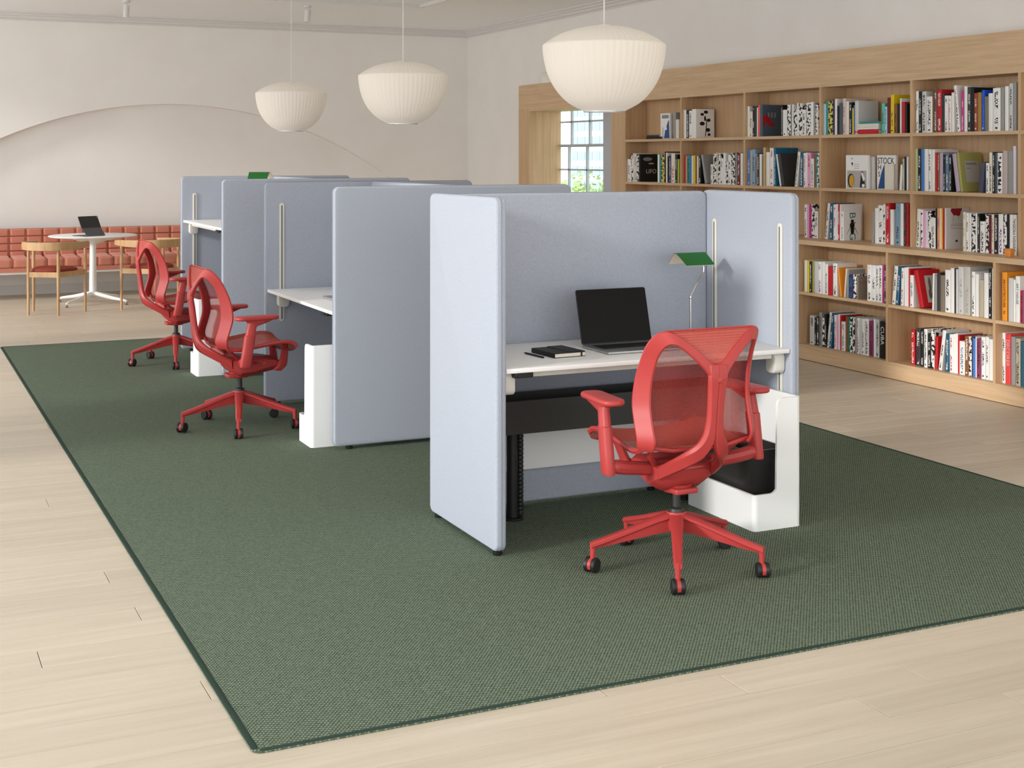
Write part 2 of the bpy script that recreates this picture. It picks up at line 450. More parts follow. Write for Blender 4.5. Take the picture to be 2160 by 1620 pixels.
# window: double hung, three panes wide
wx = 7.10
win = thing('window_1', None, None); win['kind'] = 'structure'; win['label'] = 'grey painted double hung window in the oak reveal'
yl = [14.10, 13.74, 13.304, 12.868]        # mullion lines, last is the stile
y_lo, y_hi = 12.80, 14.18
zr = 1.705
def pane_grid(z0, z1, x, rows, bottom, top):
    g = G()
    g.box(x - .02, x + .02, y_lo, y_lo + .075, z0, z1); g.box(x - .02, x + .02, y_hi - .075, y_hi, z0, z1)
    g.box(x - .02, x + .02, y_lo, y_hi, z0, z0 + bottom); g.box(x - .02, x + .02, y_lo, y_hi, z1 - top, z1)
    obj('sash', g, M['frame_grey'], win, smooth=0)
    for yy in (13.304, 13.74):
        m = G(); m.box(x - .014, x + .014, yy - .011, yy + .011, z0 + bottom, z1 - top); obj('mullion', m, M['frame_grey'], win, smooth=0)
    for k in range(1, rows):
        zz = z0 + (z1 - z0) * k / rows
        m = G(); m.box(x - .014, x + .014, y_lo + .075, y_hi - .075, zz - .009, zz + .009); obj('mullion', m, M['frame_grey'], win, smooth=0)
    yy = [y_lo + .075, 13.304, 13.74, y_hi - .075]
    for k in range(rows):
        for a, b in zip(yy[:-1], yy[1:]):
            za = z0 + (z1 - z0) * k / rows; zb = z0 + (z1 - z0) * (k + 1) / rows
            m = G(); m.box(x - .003, x + .003, a + .011, b - .011, max(za + .009, z0 + bottom), min(zb - .009, z1 - top)); obj('pane', m, M['glass'], win, smooth=0)
pane_grid(0.86, zr + .018, wx, 3, .06, .022)
pane_grid(zr - .012, 2.55, wx + .035, 3, .022, .05)
g = G(); g.box(7.0, 7.2, WY0, WY1 + .02, WZ0 - .02, WZ0 + .02); g.box(7.02, 7.2, WY0, y_lo, WZ0, WZ1); obj('window_frame', g, M['frame_grey'], win, smooth=0)

# view outside: ground, trees, tower
g = G(); g.box(8.5, 140, -20, 160, -9.2, -9)
struct('ground', g, mat('outdoor_ground', '9db07c', 0.95), 'pale green ground far below the window')
leaf_a = mat('leaf_light', 'bccb9a', 0.7, spec=0.2, var=('97b06c', (1.5, 1.5, 1.5), 2, 0.3)); bark = mat('bark', '7c6a55', 0.9)
def tree(x, y, top, rad, seed, label):
    t = thing('leafy_tree', label, 'tree', (x, y, -9), group='trees outside the window')
    r = random.Random(seed); hgt = top + 9
    g = G(); g.tube([(0, 0, 0), (0.1, 0, hgt * .5), (0, 0.1, hgt * .8)], [.28, .18, .06], 8)
    for k in range(5):
        a = k * 1.3; g.tube([(0, 0, hgt * (.45 + .06 * k)), (math.cos(a) * rad * .6, math.sin(a) * rad * .6, hgt * (.6 + .06 * k))], [.09, .03], 6)
    obj('trunk', g, bark, t)
    g = G()
    blobs = [(r.gauss(0, rad * .45), r.gauss(0, rad * .45), hgt - rad * .75 + r.uniform(-rad * .8, rad * .45), rad * r.uniform(.3, .5)) for _ in range(16)]
    for bx, by, bz, br in blobs:
        for _ in range(520):
            d = Vector((r.gauss(0, 1), r.gauss(0, 1), r.gauss(0, 1))).normalized() * br * r.uniform(.65, 1.05)
            p = Vector((bx, by, bz)) + d; s = r.uniform(.05, .11)
            u = Vector((r.gauss(0, 1), r.gauss(0, 1), r.gauss(0, 1))).normalized(); w = u.cross(Vector((r.gauss(0, 1), r.gauss(0, 1), r.gauss(0, 1)))).normalized()
            g.add([p - u * s, p + w * s * .6, p + u * s, p - w * s * .6], [(0, 1, 2, 3)])
    o = obj('foliage', g, leaf_a, t, smooth=0); o['kind'] = 'stuff'
tree(13.9, 28.0, 1.0, 1.9, 1, 'bright green tree behind the middle panes of the window')
tree(19.6, 34.5, 1.6, 2.5, 2, 'bright green tree by the right hand stile of the window')
tree(13.2, 33.0, 0.1, 2.0, 3, 'lower bright green tree behind the leftmost window panes')
tw = thing('office_tower', 'pale blue office tower seen through the upper window panes', 'building', (48.5, 85, -9))
tm = mat('tower_concrete', 'b9c4cd', 0.8); tg = mat('tower_glass', '9db2c4', 0.5)
g = G(); g.box(-3, 3, -3, 3, 0, 23); g.box(-2.4, 2.4, -2.4, 2.4, 23, 24.5); obj('tower_block', g, tm, tw, smooth=0)
wm = None
for k in range(9):
    for i in range(5):
        x0 = -2.75 + i * 1.12; z0 = 7.2 + k * 1.05
        g = G(); g.box(x0, x0 + .85, -3.05, -2.98, z0, z0 + .62); obj('tower_window', g, tg, tw, smooth=0)
        g = G(); g.box(-3.05, -2.98, x0, x0 + .85, z0, z0 + .62); obj('tower_window', g, tg, tw, smooth=0)

# ------------------------------------------------------------------ oak bookcase
XU, XLo, XW = 6.70, 6.507, 6.96           # upper face, lower face, wall side
YD = [11.77, 10.728, 9.71, 8.674, 7.632, 6.611, 5.59]
YLd = [11.77, 10.74, 9.71, 8.70, 7.666, 6.634, 5.60]
ZS = {1: 1.752, 2: 1.337, 3: 0.934, 4: 0.530, 5: 0.122}
bc = thing('bookcase', 'wall length oak bookcase framing the window', 'bookcase', (XU, 8.7, 0))
BX = T(-XU, -8.7, 0)
def part(name, x0, x1, y0, y1, z0, z1, m, b=0.0015):
    g = G(); g.box(x0, x1, y0, y1, z0, z1, X=BX)
    return obj(name, g, M[m], bc, smooth=0)
part('header', XU, XW, 5.56, 14.25, 2.128, 2.405, 'oak_y')
part('window_post', XU, XW + .14, 13.96, 14.25, 0, 2.128, 'oak_z')
part('window_post', XU, XW + .14, 11.785, 12.05, 0, 2.128, 'oak_z')
part('window_lining', XU + .001, 7.12, 12.05, 13.96, 2.10, 2.128, 'oak_y')
part('window_seat', XLo + .05, 7.06, 12.05, 13.96, 0.0, 0.84, 'oak_y')
part('plinth', XLo, XLo + .29, 5.58, 12.05, 0.006, 0.098, 'oak_y')
part('plinth_shadow_gap', XLo + .012, XLo + .28, 5.58, 12.05, 0, 0.006, 'gap')
for i in range(6):
    ya, yb = YD[i + 1], YD[i]
    part('back_panel', XW - .012, XW, ya + .001, yb - .001, 0.93, 2.128, 'oak_z')
    for r_ in (1, 2): part('shelf', XU, XW - .012, ya + .012, yb - .012, ZS[r_] - .024, ZS[r_], 'oak_y')
for i, yy in enumerate(YD): part('upright', XU, XW - .012, yy - .012, yy + .012, 0.934, 2.128, 'oak_z')
for i in range(6):
    ya, yb = YLd[i + 1], YLd[i]
    part('back_panel', XLo + .283, XLo + .295, ya + .001, yb - .001, 0.1, 0.90, 'oak_z')
    part('shelf', XLo, XLo + .283, ya + .011, yb - .011, ZS[4] - .022, ZS[4], 'oak_y')
    part('shelf', XLo, XLo + .283, ya, yb, ZS[5] - .024, ZS[5], 'oak_y')
    part('counter', XLo, XW - .012, ya, yb, ZS[3] - .036, ZS[3], 'oak_y')
for yy in YLd: part('upright', XLo, XLo + .283, yy - .011, yy + .011, 0.122, 0.898, 'oak_z')

# ------------------------------------------------------------------ books
PAL = {'white': ('f0eeeb', 'white'), 'cream': ('e6dfd0', 'cream'), 'grey': ('9a9896', 'grey'), 'lightgrey': ('cfcecc', 'light grey'), 'pale': ('e2dad6', 'pale'),
 'black': ('1b1a1a', 'black'), 'charcoal': ('3a3a3b', 'charcoal'), 'red': ('c21f28', 'red'), 'coral': ('e8494a', 'coral red'), 'salmon': ('dd6a58', 'salmon'),
 'maroon': ('6a1f28', 'maroon'), 'teal': ('2a8f96', 'teal'), 'ocean': ('1d6a8c', 'ocean blue'), 'petrol': ('2f6379', 'petrol blue'), 'blue': ('4a7fc4', 'blue'), 'royal': ('1f55c8', 'royal blue'),
 'navy': ('2b3566', 'navy blue'), 'sky': ('8fa9c4', 'sky blue'), 'steel': ('7fa0b4', 'steel blue'), 'slateblue': ('5f7f9c', 'slate blue'), 'paleblue': ('b9d2e2', 'pale blue'),
 'slate': ('4c5a68', 'slate grey'), 'slatedark': ('4a4c62', 'dark slate'), 'navyteal': ('1f5a7c', 'dark teal'), 'tan': ('cfae78', 'tan'), 'beige': ('bdb29c', 'beige'), 'taupe': ('85786c', 'taupe'),
 'brown': ('8a5a32', 'brown'), 'darkbrown': ('4a2c22', 'dark brown'), 'rust': ('9c4630', 'rust'), 'ochre': ('a5803f', 'ochre'), 'yellow': ('e4c520', 'yellow'), 'lime': ('b8c43c', 'lime'),
 'olive': ('a3a05c', 'olive'), 'olivegrey': ('7c7a6a', 'olive grey'), 'sage': ('b9c096', 'sage green'), 'mint': ('5cc4ac', 'mint'), 'green': ('2e7a62', 'green'), 'darkgreen': ('26403a', 'dark green'),
 'pink': ('e8a8c8', 'pink'), 'pinkish': ('d8c4c0', 'pinkish'), 'pinkgrey': ('c2b0ae', 'pink grey'), 'magenta': ('c83a8a', 'magenta'), 'magentak': ('8a3a62', 'plum'), 'purple': ('4a2f5c', 'purple'),
 'lilac': ('b8a8bc', 'lilac'), 'lilacwhite': ('e4dce4', 'lilac white'), 'mauve': ('6e4f4c', 'mauve brown'), 'peach': ('e8a070', 'peach'), 'orange': ('f09a2c', 'orange'), 'greybeige': ('c4c0b8', 'grey beige'),
 'stripes': ('c8ccb0', 'striped'), 'bw': ('ece9e4', 'black and white'), 'zebra': ('d8cc5c', 'yellow and black')}
INK = {'k': '222222', 'K': '161616', 'w': 'e8e4de', 'b': '2f6f86', 'r': 'b8343a', 'R': 'd04a44', 'o': 'c8a050', 'p': '7a4aa8', 'g': 'a8a49c'}
INKW = {'k': 'black print', 'K': 'large black letters', 'w': 'white print', 'b': 'a blue green emblem', 'r': 'red print', 'R': 'red letters', 'o': 'gold print', 'p': 'purple print', 'g': 'faint print', 'm': 'patterned spine'}
_bm = {}
def bookmat(c, ink):
    k = (c, ink)
    if k in _bm: return _bm[k]
    m = bpy.data.materials.new('cover_' + c + ('_print' if ink else '')); m.use_nodes = True
    nt = m.node_tree; b = nt.nodes['Principled BSDF']; N = nt.nodes.new; L = nt.links.new
    b.inputs['Roughness'].default_value = 0.5; b.inputs['Specular IOR Level'].default_value = 0.3
    base = lin(PAL[c][0]); b.inputs['Base Color'].default_value = base
    if ink:
        tc = N('ShaderNodeTexCoord'); oi = N('ShaderNodeObjectInfo'); sp = N('ShaderNodeSeparateXYZ'); L(tc.outputs['Generated'], sp.inputs[0])
        def math_(op, a, bb=None, cc=None):
            n = N('ShaderNodeMath'); n.operation = op
            for i, q in enumerate((a, bb, cc)):
                if q is None: continue
                if isinstance(q, (int, float)): n.inputs[i].default_value = q
                else: L(q, n.inputs[i])
            return n.outputs[0]
        seed = math_('MULTIPLY', oi.outputs['Random'], 91.0)
        def noise(vec, scale, det=0.0):
            n = N('ShaderNodeTexNoise'); n.inputs['Scale'].default_value = scale; n.inputs['Detail'].default_value = det
            L(vec, n.inputs['Vector']); return n.outputs['Fac']
        if ink == 'm':
            ad = N('ShaderNodeVectorMath'); cb = N('ShaderNodeCombineXYZ'); L(seed, cb.inputs[2]); L(tc.outputs['Object'], ad.inputs[0]); L(cb.outputs[0], ad.inputs[1])
            f = noise(ad.outputs[0], 42, 1.0); mask = math_('GREATER_THAN', f, 0.52); inkc = lin('1c1b1b')
        else:
            cb = N('ShaderNodeCombineXYZ'); L(math_('ADD', sp.outputs['Z'], seed), cb.inputs[2]); L(math_('MULTIPLY', sp.outputs['Y'], 0.08), cb.inputs[1])
            hi = math_('GREATER_THAN', noise(cb.outputs[0], 13 if ink == 'K' else 44), 0.5)
            lo = math_('GREATER_THAN', noise(cb.outputs[0], 2.6), 0.47)
            dy = math_('ABSOLUTE', math_('SUBTRACT', sp.outputs['Y'], 0.5)); col = math_('LESS_THAN', dy, 0.33 if ink == 'K' else 0.24)
            band = math_('LESS_THAN', math_('ABSOLUTE', math_('SUBTRACT', sp.outputs['Z'], 0.5)), 0.42)
            logo = math_('MULTIPLY', math_('LESS_THAN', math_('ABSOLUTE', math_('SUBTRACT', sp.outputs['Z'], 0.07)), 0.022), math_('LESS_THAN', dy, 0.16))
            mask = math_('MAXIMUM', math_('MULTIPLY', math_('MULTIPLY', hi, lo), math_('MULTIPLY', col, band)), logo); inkc = lin(INK[ink])
        sx = math_('LESS_THAN', sp.outputs['X'], 0.05)
        mask = math_('MULTIPLY', mask, sx) if ink != 'm' else mask
        mx = N('ShaderNodeMix'); mx.data_type = 'RGBA'; mx.inputs['A'].default_value = base; mx.inputs['B'].default_value = inkc
        L(mask, mx.inputs['Factor']); L(mx.outputs['Result'], b.inputs['Base Color'])
    _bm[k] = m; return m

def book_mesh(t, h, d, m):
    """spine on x=0, boards at y=+-t/2, page block inside"""
    g = G(); bd = min(0.003, t * .18); e = 0.004; s = min(0.004, t * .25)
    pts = [(s, -t / 2), (0.0008, -t * .28), (0, 0), (0.0008, t * .28), (s, t / 2), (d, t / 2), (d, t / 2 - bd), (s + .002, t / 2 - bd), (s + .002, -t / 2 + bd), (d, -t / 2 + bd), (d, -t / 2)]
    n = len(pts); v = [(x, y, 0) for x, y in pts] + [(x, y, h) for x, y in pts]
    f = [(i, (i + 1) % n, n + (i + 1) % n, n + i) for i in range(n)]
    for o_ in (0, n):
        f += [(o_ + 4, o_ + 5, o_ + 6, o_ + 7), (o_ + 0, o_ + 8, o_ + 9, o_ + 10), (o_ + 0, o_ + 1, o_ + 2, o_ + 3, o_ + 4, o_ + 7, o_ + 8)]
    g.add(v, f, 0)
    g.box(s + .002, d - e, -t / 2 + bd, t / 2 - bd, e, h - e, 1)
    return mk_mesh('book', g, [m, M['paper']], smooth=0)

ORD = ['first', 'second', 'third', 'fourth', 'fifth', 'sixth', 'seventh', 'eighth', 'ninth', 'tenth', 'eleventh', 'twelfth', 'thirteenth', 'fourteenth', 'fifteenth', 'sixteenth',
       'seventeenth', 'eighteenth', 'nineteenth', 'twentieth', 'twenty-first', 'twenty-second', 'twenty-third', 'twenty-fourth', 'twenty-fifth', 'twenty-sixth', 'twenty-seventh', 'twenty-eighth', 'twenty-ninth', 'thirtieth']
ROWN = {1: 'top', 2: 'second', 3: 'third', 4: 'fourth', 5: 'bottom'}
BAYN = {'A': 'first', 'B': 'second', 'C': 'third', 'D': 'fourth', 'E': 'fifth', 'F': 'sixth'}
def decal(parent, poly, m, t, name='cover_print'):
    """flat printed shape on the cover that faces -y; poly in (x, z)"""
    g = G(); n = len(poly); g.add([(x, -t / 2 - .0006, z) for x, z in poly], [tuple(range(n))])
    return obj(name, g, m, parent, smooth=0)
def ell(cx, cz, rx, rz, n=18, a0=0): return [(cx + rx * math.cos(2 * PI * k / n + a0), cz + rz * math.sin(2 * PI * k / n + a0)) for k in range(n)]
def rect(x0, x1, z0, z1): return [(x0, z0), (x1, z0), (x1, z1), (x0, z1)]
PM = {k: mat('print_' + k, v, 0.5, spec=0.3) for k, v in dict(red='b01822', teal='1f7f86', black='141414', grey='8a8a8c', white='eeece8', mustard='d8a02a', blue='1f4f8c', pale='c9c6c0', midgrey='b4b0aa', darkblot='8c1420', photo='6f6a64', photo2='c8c4bc').items()}
_ct = {}
BOOKS=[
('A1',1,[(10.876,0.046,0.244,'grey','',0.0,''),(10.825,0.055,0.177,'cream','',0.0,'')]),
('A2',2,[(11.723,0.069,0.22,'white','b',0.0,''),(11.669,0.039,0.261,'bw','m',0.0,''),(11.635,0.024,0.278,'cream','',0.0,''),(11.603,0.034,0.272,'pale','k',0.0,''),(11.56,0.042,0.267,'bw','m',0.0,''),(11.521,0.028,0.269,'black','',0.0,'ufo'),(11.165,0.033,0.266,'white','',0.0,''),(11.132,0.027,0.269,'teal','',0.0,''),(11.085,0.055,0.271,'zebra','m',0.0,''),(11.042,0.022,0.293,'darkbrown','',0.0,''),(11.016,0.023,0.282,'white','',0.0,''),(10.987,0.028,0.249,'black','',0.0,''),(10.954,0.031,0.255,'navy','w',0.0,''),(10.902,0.066,0.276,'cream','r',0.0,''),(10.845,0.04,0.265,'black','w',0.0,''),(10.81,0.025,0.222,'lime','',0.0,'')]),
('B1',1,[(10.694,0.044,0.261,'white','',0.0,''),(10.647,0.049,0.259,'black','w',0.0,''),(10.598,0.05,0.252,'white','k',0.0,''),(10.557,0.031,0.264,'white','',0.0,''),(10.524,0.036,0.263,'white','',0.0,'flowers')]),
('B2',2,[(10.698,0.029,0.257,'red','',0.0,''),(10.67,0.019,0.252,'tan','',0.0,''),(10.633,0.049,0.254,'teal','k',0.0,''),(10.593,0.025,0.254,'blue','',0.0,''),(10.568,0.021,0.254,'white','',0.0,''),(10.537,0.033,0.257,'yellow','',0.0,''),(10.505,0.024,0.254,'brown','',0.0,''),(10.478,0.023,0.252,'cream','',0.0,''),(10.442,0.036,0.254,'black','w',0.0,''),(10.344,0.031,0.266,'grey','',14.3,'darkcover'),(10.249,0.035,0.176,'white','k',0.0,''),(10.203,0.046,0.27,'bw','m',0.0,''),(10.166,0.021,0.28,'cream','k',0.0,''),(10.134,0.034,0.275,'bw','m',0.0,''),(10.09,0.048,0.228,'white','k',0.0,''),(10.046,0.036,0.277,'white','',0.0,''),(10.009,0.032,0.208,'bw','m',0.0,''),(9.969,0.042,0.259,'white','k',0.0,''),(9.918,0.055,0.279,'bw','m',0.0,''),(9.87,0.033,0.274,'grey','k',0.0,''),(9.827,0.047,0.274,'maroon','w',0.0,''),(9.783,0.037,0.274,'white','',0.0,'')]),
('C1',1,[(9.683,0.029,0.26,'white','',0.0,''),(9.645,0.047,0.215,'cream','k',0.0,''),(9.605,0.033,0.26,'black','w',0.0,''),(9.573,0.032,0.259,'charcoal','',0.0,''),(9.55,0.014,0.245,'white','',0.0,''),(9.528,0.03,0.265,'salmon','',0.0,''),(9.495,0.036,0.267,'slate','',0.0,'shoe'),(9.205,0.018,0.255,'black','w',0.0,''),(9.167,0.055,0.214,'white','k',0.0,''),(9.113,0.045,0.261,'bw','m',0.0,''),(9.079,0.018,0.26,'grey','',0.0,''),(9.059,0.018,0.256,'white','',0.0,''),(9.027,0.041,0.21,'bw','m',0.0,''),(8.992,0.023,0.263,'white','',0.0,''),(8.959,0.04,0.259,'bw','m',0.0,''),(8.912,0.05,0.208,'white','k',0.0,''),(8.855,0.056,0.261,'bw','m',0.0,''),(8.807,0.037,0.265,'white','',0.0,''),(8.775,0.019,0.255,'grey','',0.0,''),(8.745,0.037,0.245,'bw','m',0.0,'')]),
('C2',2,[(9.676,0.039,0.306,'blue','w',0.0,''),(9.642,0.025,0.303,'beige','',0.0,''),(9.606,0.043,0.307,'sky','k',0.0,''),(9.569,0.027,0.271,'grey','k',0.0,''),(9.539,0.029,0.274,'charcoal','w',0.0,''),(9.505,0.033,0.266,'white','',0.0,''),(9.478,0.017,0.255,'taupe','',0.0,''),(9.452,0.031,0.321,'tan','',0.0,''),(9.402,0.048,0.283,'white','',0.0,''),(9.348,0.054,0.317,'white','R',0.0,''),(9.304,0.028,0.318,'ocean','w',0.0,''),(9.224,0.02,0.268,'white','',12.2,''),(9.192,0.04,0.271,'charcoal','',12.1,'darkcover'),(9.019,0.034,0.285,'bw','k',-9.0,''),(8.946,0.04,0.283,'navyteal','w',-1.6,''),(8.902,0.032,0.275,'white','r',0.0,''),(8.876,0.02,0.278,'white','',0.0,''),(8.845,0.043,0.277,'pink','r',0.0,''),(8.803,0.04,0.229,'white','b',0.0,''),(8.772,0.023,0.26,'brown','',0.0,''),(8.753,0.016,0.266,'teal','',0.0,''),(8.729,0.032,0.275,'bw','m',0.0,'')]),
('D1',1,[(8.646,0.031,0.244,'paleblue','',0.0,''),(8.618,0.026,0.267,'teal','',0.0,''),(8.577,0.056,0.264,'zebra','m',0.0,''),(8.535,0.02,0.276,'purple','',0.0,''),(8.509,0.026,0.278,'white','',0.0,''),(8.481,0.022,0.223,'black','',0.0,''),(8.45,0.036,0.245,'slate','',0.0,''),(8.408,0.035,0.278,'pinkish','r',0.0,''),(8.371,0.036,0.253,'cream','',0.0,''),(8.333,0.033,0.245,'black','w',0.0,''),(8.305,0.017,0.2,'yellow','',0.0,''),(8.29,0.009,0.22,'blue','',0.0,''),(8.261,0.043,0.254,'lightgrey','',0.0,''),(7.96,0.03,0.223,'mint','k',0.0,''),(7.93,0.027,0.198,'paleblue','b',0.0,''),(7.898,0.033,0.264,'maroon','',0.0,''),(7.86,0.036,0.284,'yellow','k',0.0,''),(7.823,0.031,0.216,'brown','k',0.0,''),(7.792,0.027,0.215,'black','',0.0,''),(7.769,0.015,0.253,'white','',0.0,''),(7.742,0.034,0.226,'red','',0.0,''),(7.711,0.022,0.212,'black','',0.0,'')]),
('D2',2,[(7.774,0.022,0.187,'white','',-4.3,''),(7.74,0.018,0.228,'stripes','k',0.0,''),(7.719,0.025,0.244,'black','',0.0,''),(7.698,0.017,0.244,'white','',0.0,'')]),
('E1',1,[(7.596,0.028,0.298,'white','k',0.0,''),(7.565,0.029,0.295,'black','w',0.0,''),(7.525,0.043,0.292,'lightgrey','k',0.0,''),(7.471,0.059,0.255,'white','k',0.0,''),(7.432,0.011,0.286,'brown','',0.0,''),(7.409,0.03,0.303,'mauve','w',0.0,''),(7.37,0.044,0.298,'red','w',0.0,''),(7.334,0.022,0.266,'darkgreen','',0.0,''),(7.303,0.033,0.254,'white','k',0.0,''),(7.27,0.029,0.252,'white','R',0.0,''),(7.24,0.024,0.273,'white','',0.0,''),(7.181,0.027,0.321,'white','k',6.9,''),(7.145,0.022,0.28,'magenta','w',0.0,''),(7.116,0.029,0.31,'white','',0.0,''),(7.082,0.032,0.303,'charcoal','w',0.0,''),(7.052,0.023,0.298,'black','',0.0,''),(7.022,0.03,0.26,'rust','w',0.0,''),(6.988,0.034,0.263,'ochre','',0.0,''),(6.955,0.025,0.278,'royal','w',0.0,''),(6.925,0.031,0.233,'olivegrey','',0.0,''),(6.887,0.038,0.253,'white','',0.0,''),(6.832,0.066,0.286,'white','k',0.0,''),(6.781,0.03,0.289,'grey','',0.0,''),(6.744,0.032,0.293,'white','',0.0,''),(6.706,0.032,0.309,'lightgrey','k',0.0,''),(6.673,0.029,0.316,'grey','',0.0,'')]),
('E2',2,[(7.604,0.03,0.303,'sage','',0.0,''),(7.572,0.035,0.301,'black','w',0.0,''),(7.539,0.032,0.299,'blue','',0.0,''),(7.503,0.037,0.299,'white','',0.0,''),(7.466,0.029,0.295,'white','k',0.0,''),(7.433,0.031,0.293,'white','',0.0,''),(7.403,0.02,0.274,'red','',0.0,''),(7.38,0.018,0.274,'brown','w',0.0,''),(7.353,0.032,0.272,'lilac','',0.0,''),(7.323,0.02,0.259,'black','w',0.0,''),(7.295,0.032,0.266,'slateblue','w',0.0,''),(7.264,0.025,0.258,'black','w',0.0,''),(7.187,0.038,0.265,'lilac','',9.0,''),(7.154,0.023,0.274,'olive','',8.6,'olivecover'),(6.979,0.041,0.205,'slatedark','',-6.2,''),(6.915,0.029,0.202,'white','k',0.0,''),(6.886,0.026,0.272,'cream','k',0.0,''),(6.859,0.022,0.276,'black','w',0.0,''),(6.837,0.018,0.27,'slate','',0.0,''),(6.804,0.043,0.27,'white','K',0.0,''),(6.758,0.042,0.284,'pinkgrey','',0.0,''),(6.712,0.044,0.284,'grey','',0.0,''),(6.675,0.025,0.314,'lilacwhite','',0.0,'')]),
('C3',3,[(8.901,0.035,0.263,'white','k',0.0,''),(8.87,0.023,0.264,'pink','',0.0,''),(8.843,0.026,0.267,'magenta','',0.0,''),(8.81,0.036,0.268,'bw','m',0.0,''),(8.766,0.046,0.213,'white','k',0.0,'')]),
('D3',3,[(8.646,0.032,0.283,'bw','k',-8.0,''),(8.581,0.038,0.283,'navyteal','w',-1.8,''),(8.536,0.034,0.275,'white','r',0.0,''),(8.508,0.023,0.279,'white','',0.0,''),(8.485,0.024,0.278,'red','w',0.0,''),(8.466,0.014,0.279,'white','',0.0,''),(8.443,0.032,0.225,'white','b',0.0,'bug'),(8.09,0.03,0.237,'grey','',-2.6,''),(8.046,0.037,0.264,'white','',0.0,''),(8.001,0.054,0.286,'white','k',0.0,''),(7.96,0.025,0.294,'white','K',0.0,''),(7.922,0.047,0.304,'red','w',0.0,''),(7.877,0.036,0.259,'white','',0.0,''),(7.811,0.048,0.307,'steel','k',0.0,''),(7.768,0.033,0.307,'white','',0.0,''),(7.738,0.023,0.309,'charcoal','r',0.0,''),(7.711,0.025,0.31,'red','k',0.0,'')]),
('E3',3,[(7.601,0.037,0.273,'bw','k',-2.5,''),(7.559,0.024,0.269,'white','K',0.0,''),(7.534,0.026,0.265,'pink','',0.0,''),(7.509,0.024,0.261,'lilacwhite','',0.0,''),(7.482,0.03,0.264,'bw','m',0.0,''),(7.444,0.047,0.216,'white','k',0.0,''),(7.412,0.017,0.283,'black','',0.0,''),(7.391,0.026,0.284,'peach','p',0.0,''),(7.37,0.016,0.285,'cream','',0.0,''),(7.356,0.012,0.286,'yellow','',0.0,''),(7.339,0.021,0.285,'red','',0.0,''),(7.322,0.015,0.289,'lightgrey','',0.0,'rorschach'),(7.141,0.025,0.268,'cream','o',0.0,''),(7.111,0.027,0.262,'white','k',0.0,''),(7.085,0.019,0.262,'white','',0.0,''),(7.055,0.035,0.257,'bw','m',0.0,''),(7.028,0.016,0.264,'white','',0.0,''),(7.006,0.02,0.262,'black','w',0.0,''),(6.971,0.045,0.211,'white','k',0.0,''),(6.93,0.031,0.261,'bw','m',0.0,''),(6.903,0.018,0.257,'maroon','',0.0,''),(6.878,0.022,0.261,'cream','r',0.0,''),(6.847,0.034,0.26,'black','w',0.0,''),(6.806,0.042,0.267,'white','p',0.0,''),(6.768,0.029,0.265,'bw','m',0.0,''),(6.741,0.021,0.269,'black','',0.0,''),(6.714,0.028,0.267,'white','',0.0,''),(6.682,0.03,0.266,'white','',0.0,'design'),(6.611,0.02,0.25,'white','',0.0,'')]),
('A4',4,[(8.637,0.037,0.245,'cream','',0.0,''),(8.605,0.024,0.242,'yellow','',0.0,''),(8.575,0.032,0.237,'black','w',0.0,''),(8.543,0.026,0.246,'olive','',0.0,''),(8.507,0.043,0.245,'lightgrey','',0.0,''),(8.462,0.043,0.245,'white','p',0.0,''),(8.419,0.038,0.248,'white','',0.0,''),(8.381,0.033,0.234,'white','k',0.0,''),(8.336,0.049,0.219,'red','',0.0,''),(8.278,0.05,0.246,'white','k',0.0,''),(8.208,0.017,0.217,'orange','',8.9,''),(8.167,0.015,0.216,'cream','',-6.1,''),(8.129,0.018,0.208,'grey','',0.0,''),(8.093,0.054,0.172,'navy','b',0.0,''),(8.048,0.036,0.179,'bw','m',0.0,''),(8.02,0.021,0.168,'taupe','',0.0,'taupecover'),(7.885,0.048,0.263,'white','k',0.0,''),(7.838,0.043,0.263,'white','k',0.0,''),(7.799,0.03,0.264,'white','k',0.0,''),(7.764,0.037,0.269,'white','k',0.0,''),(7.733,0.021,0.271,'magenta','k',0.0,''),(7.712,0.017,0.254,'black','w',0.0,'')]),
('B4',4,[(7.625,0.036,0.275,'bw','k',-6.3,''),(7.587,0.033,0.273,'navyteal','w',-6.3,''),(7.536,0.029,0.266,'white','r',-2.0,''),(7.501,0.024,0.272,'white','',0.0,''),(7.479,0.02,0.276,'white','',0.0,''),(7.461,0.015,0.266,'red','',0.0,''),(7.436,0.036,0.222,'white','b',0.0,''),(7.336,0.041,0.262,'red','',13.6,'redcover'),(7.225,0.015,0.252,'white','',-1.5,''),(7.199,0.025,0.238,'grey','',0.0,''),(7.171,0.029,0.258,'charcoal','',0.0,''),(7.133,0.041,0.246,'taupe','',0.0,''),(7.083,0.05,0.286,'white','k',0.0,''),(7.039,0.035,0.301,'white','',0.0,''),(7.013,0.009,0.302,'black','',0.0,''),(6.996,0.021,0.298,'lightgrey','',0.0,''),(6.959,0.049,0.317,'lightgrey','g',0.0,''),(6.903,0.059,0.321,'greybeige','g',0.0,''),(6.846,0.032,0.292,'white','k',0.0,''),(6.813,0.03,0.279,'white','',0.0,''),(6.774,0.042,0.244,'beige','',0.0,''),(6.73,0.04,0.293,'white','',0.0,''),(6.695,0.026,0.323,'black','w',0.0,''),(6.672,0.012,0.326,'white','',0.0,'')]),
('C4',4,[(6.571,0.043,0.31,'orange','',0.0,'architecture'),(6.518,0.04,0.277,'lightgrey','',0.0,''),(6.488,0.016,0.269,'white','',0.0,''),(6.46,0.036,0.293,'white','',0.0,'arthouse'),(6.426,0.021,0.205,'red','k',0.0,''),(6.408,0.011,0.206,'blue','',0.0,'')]),
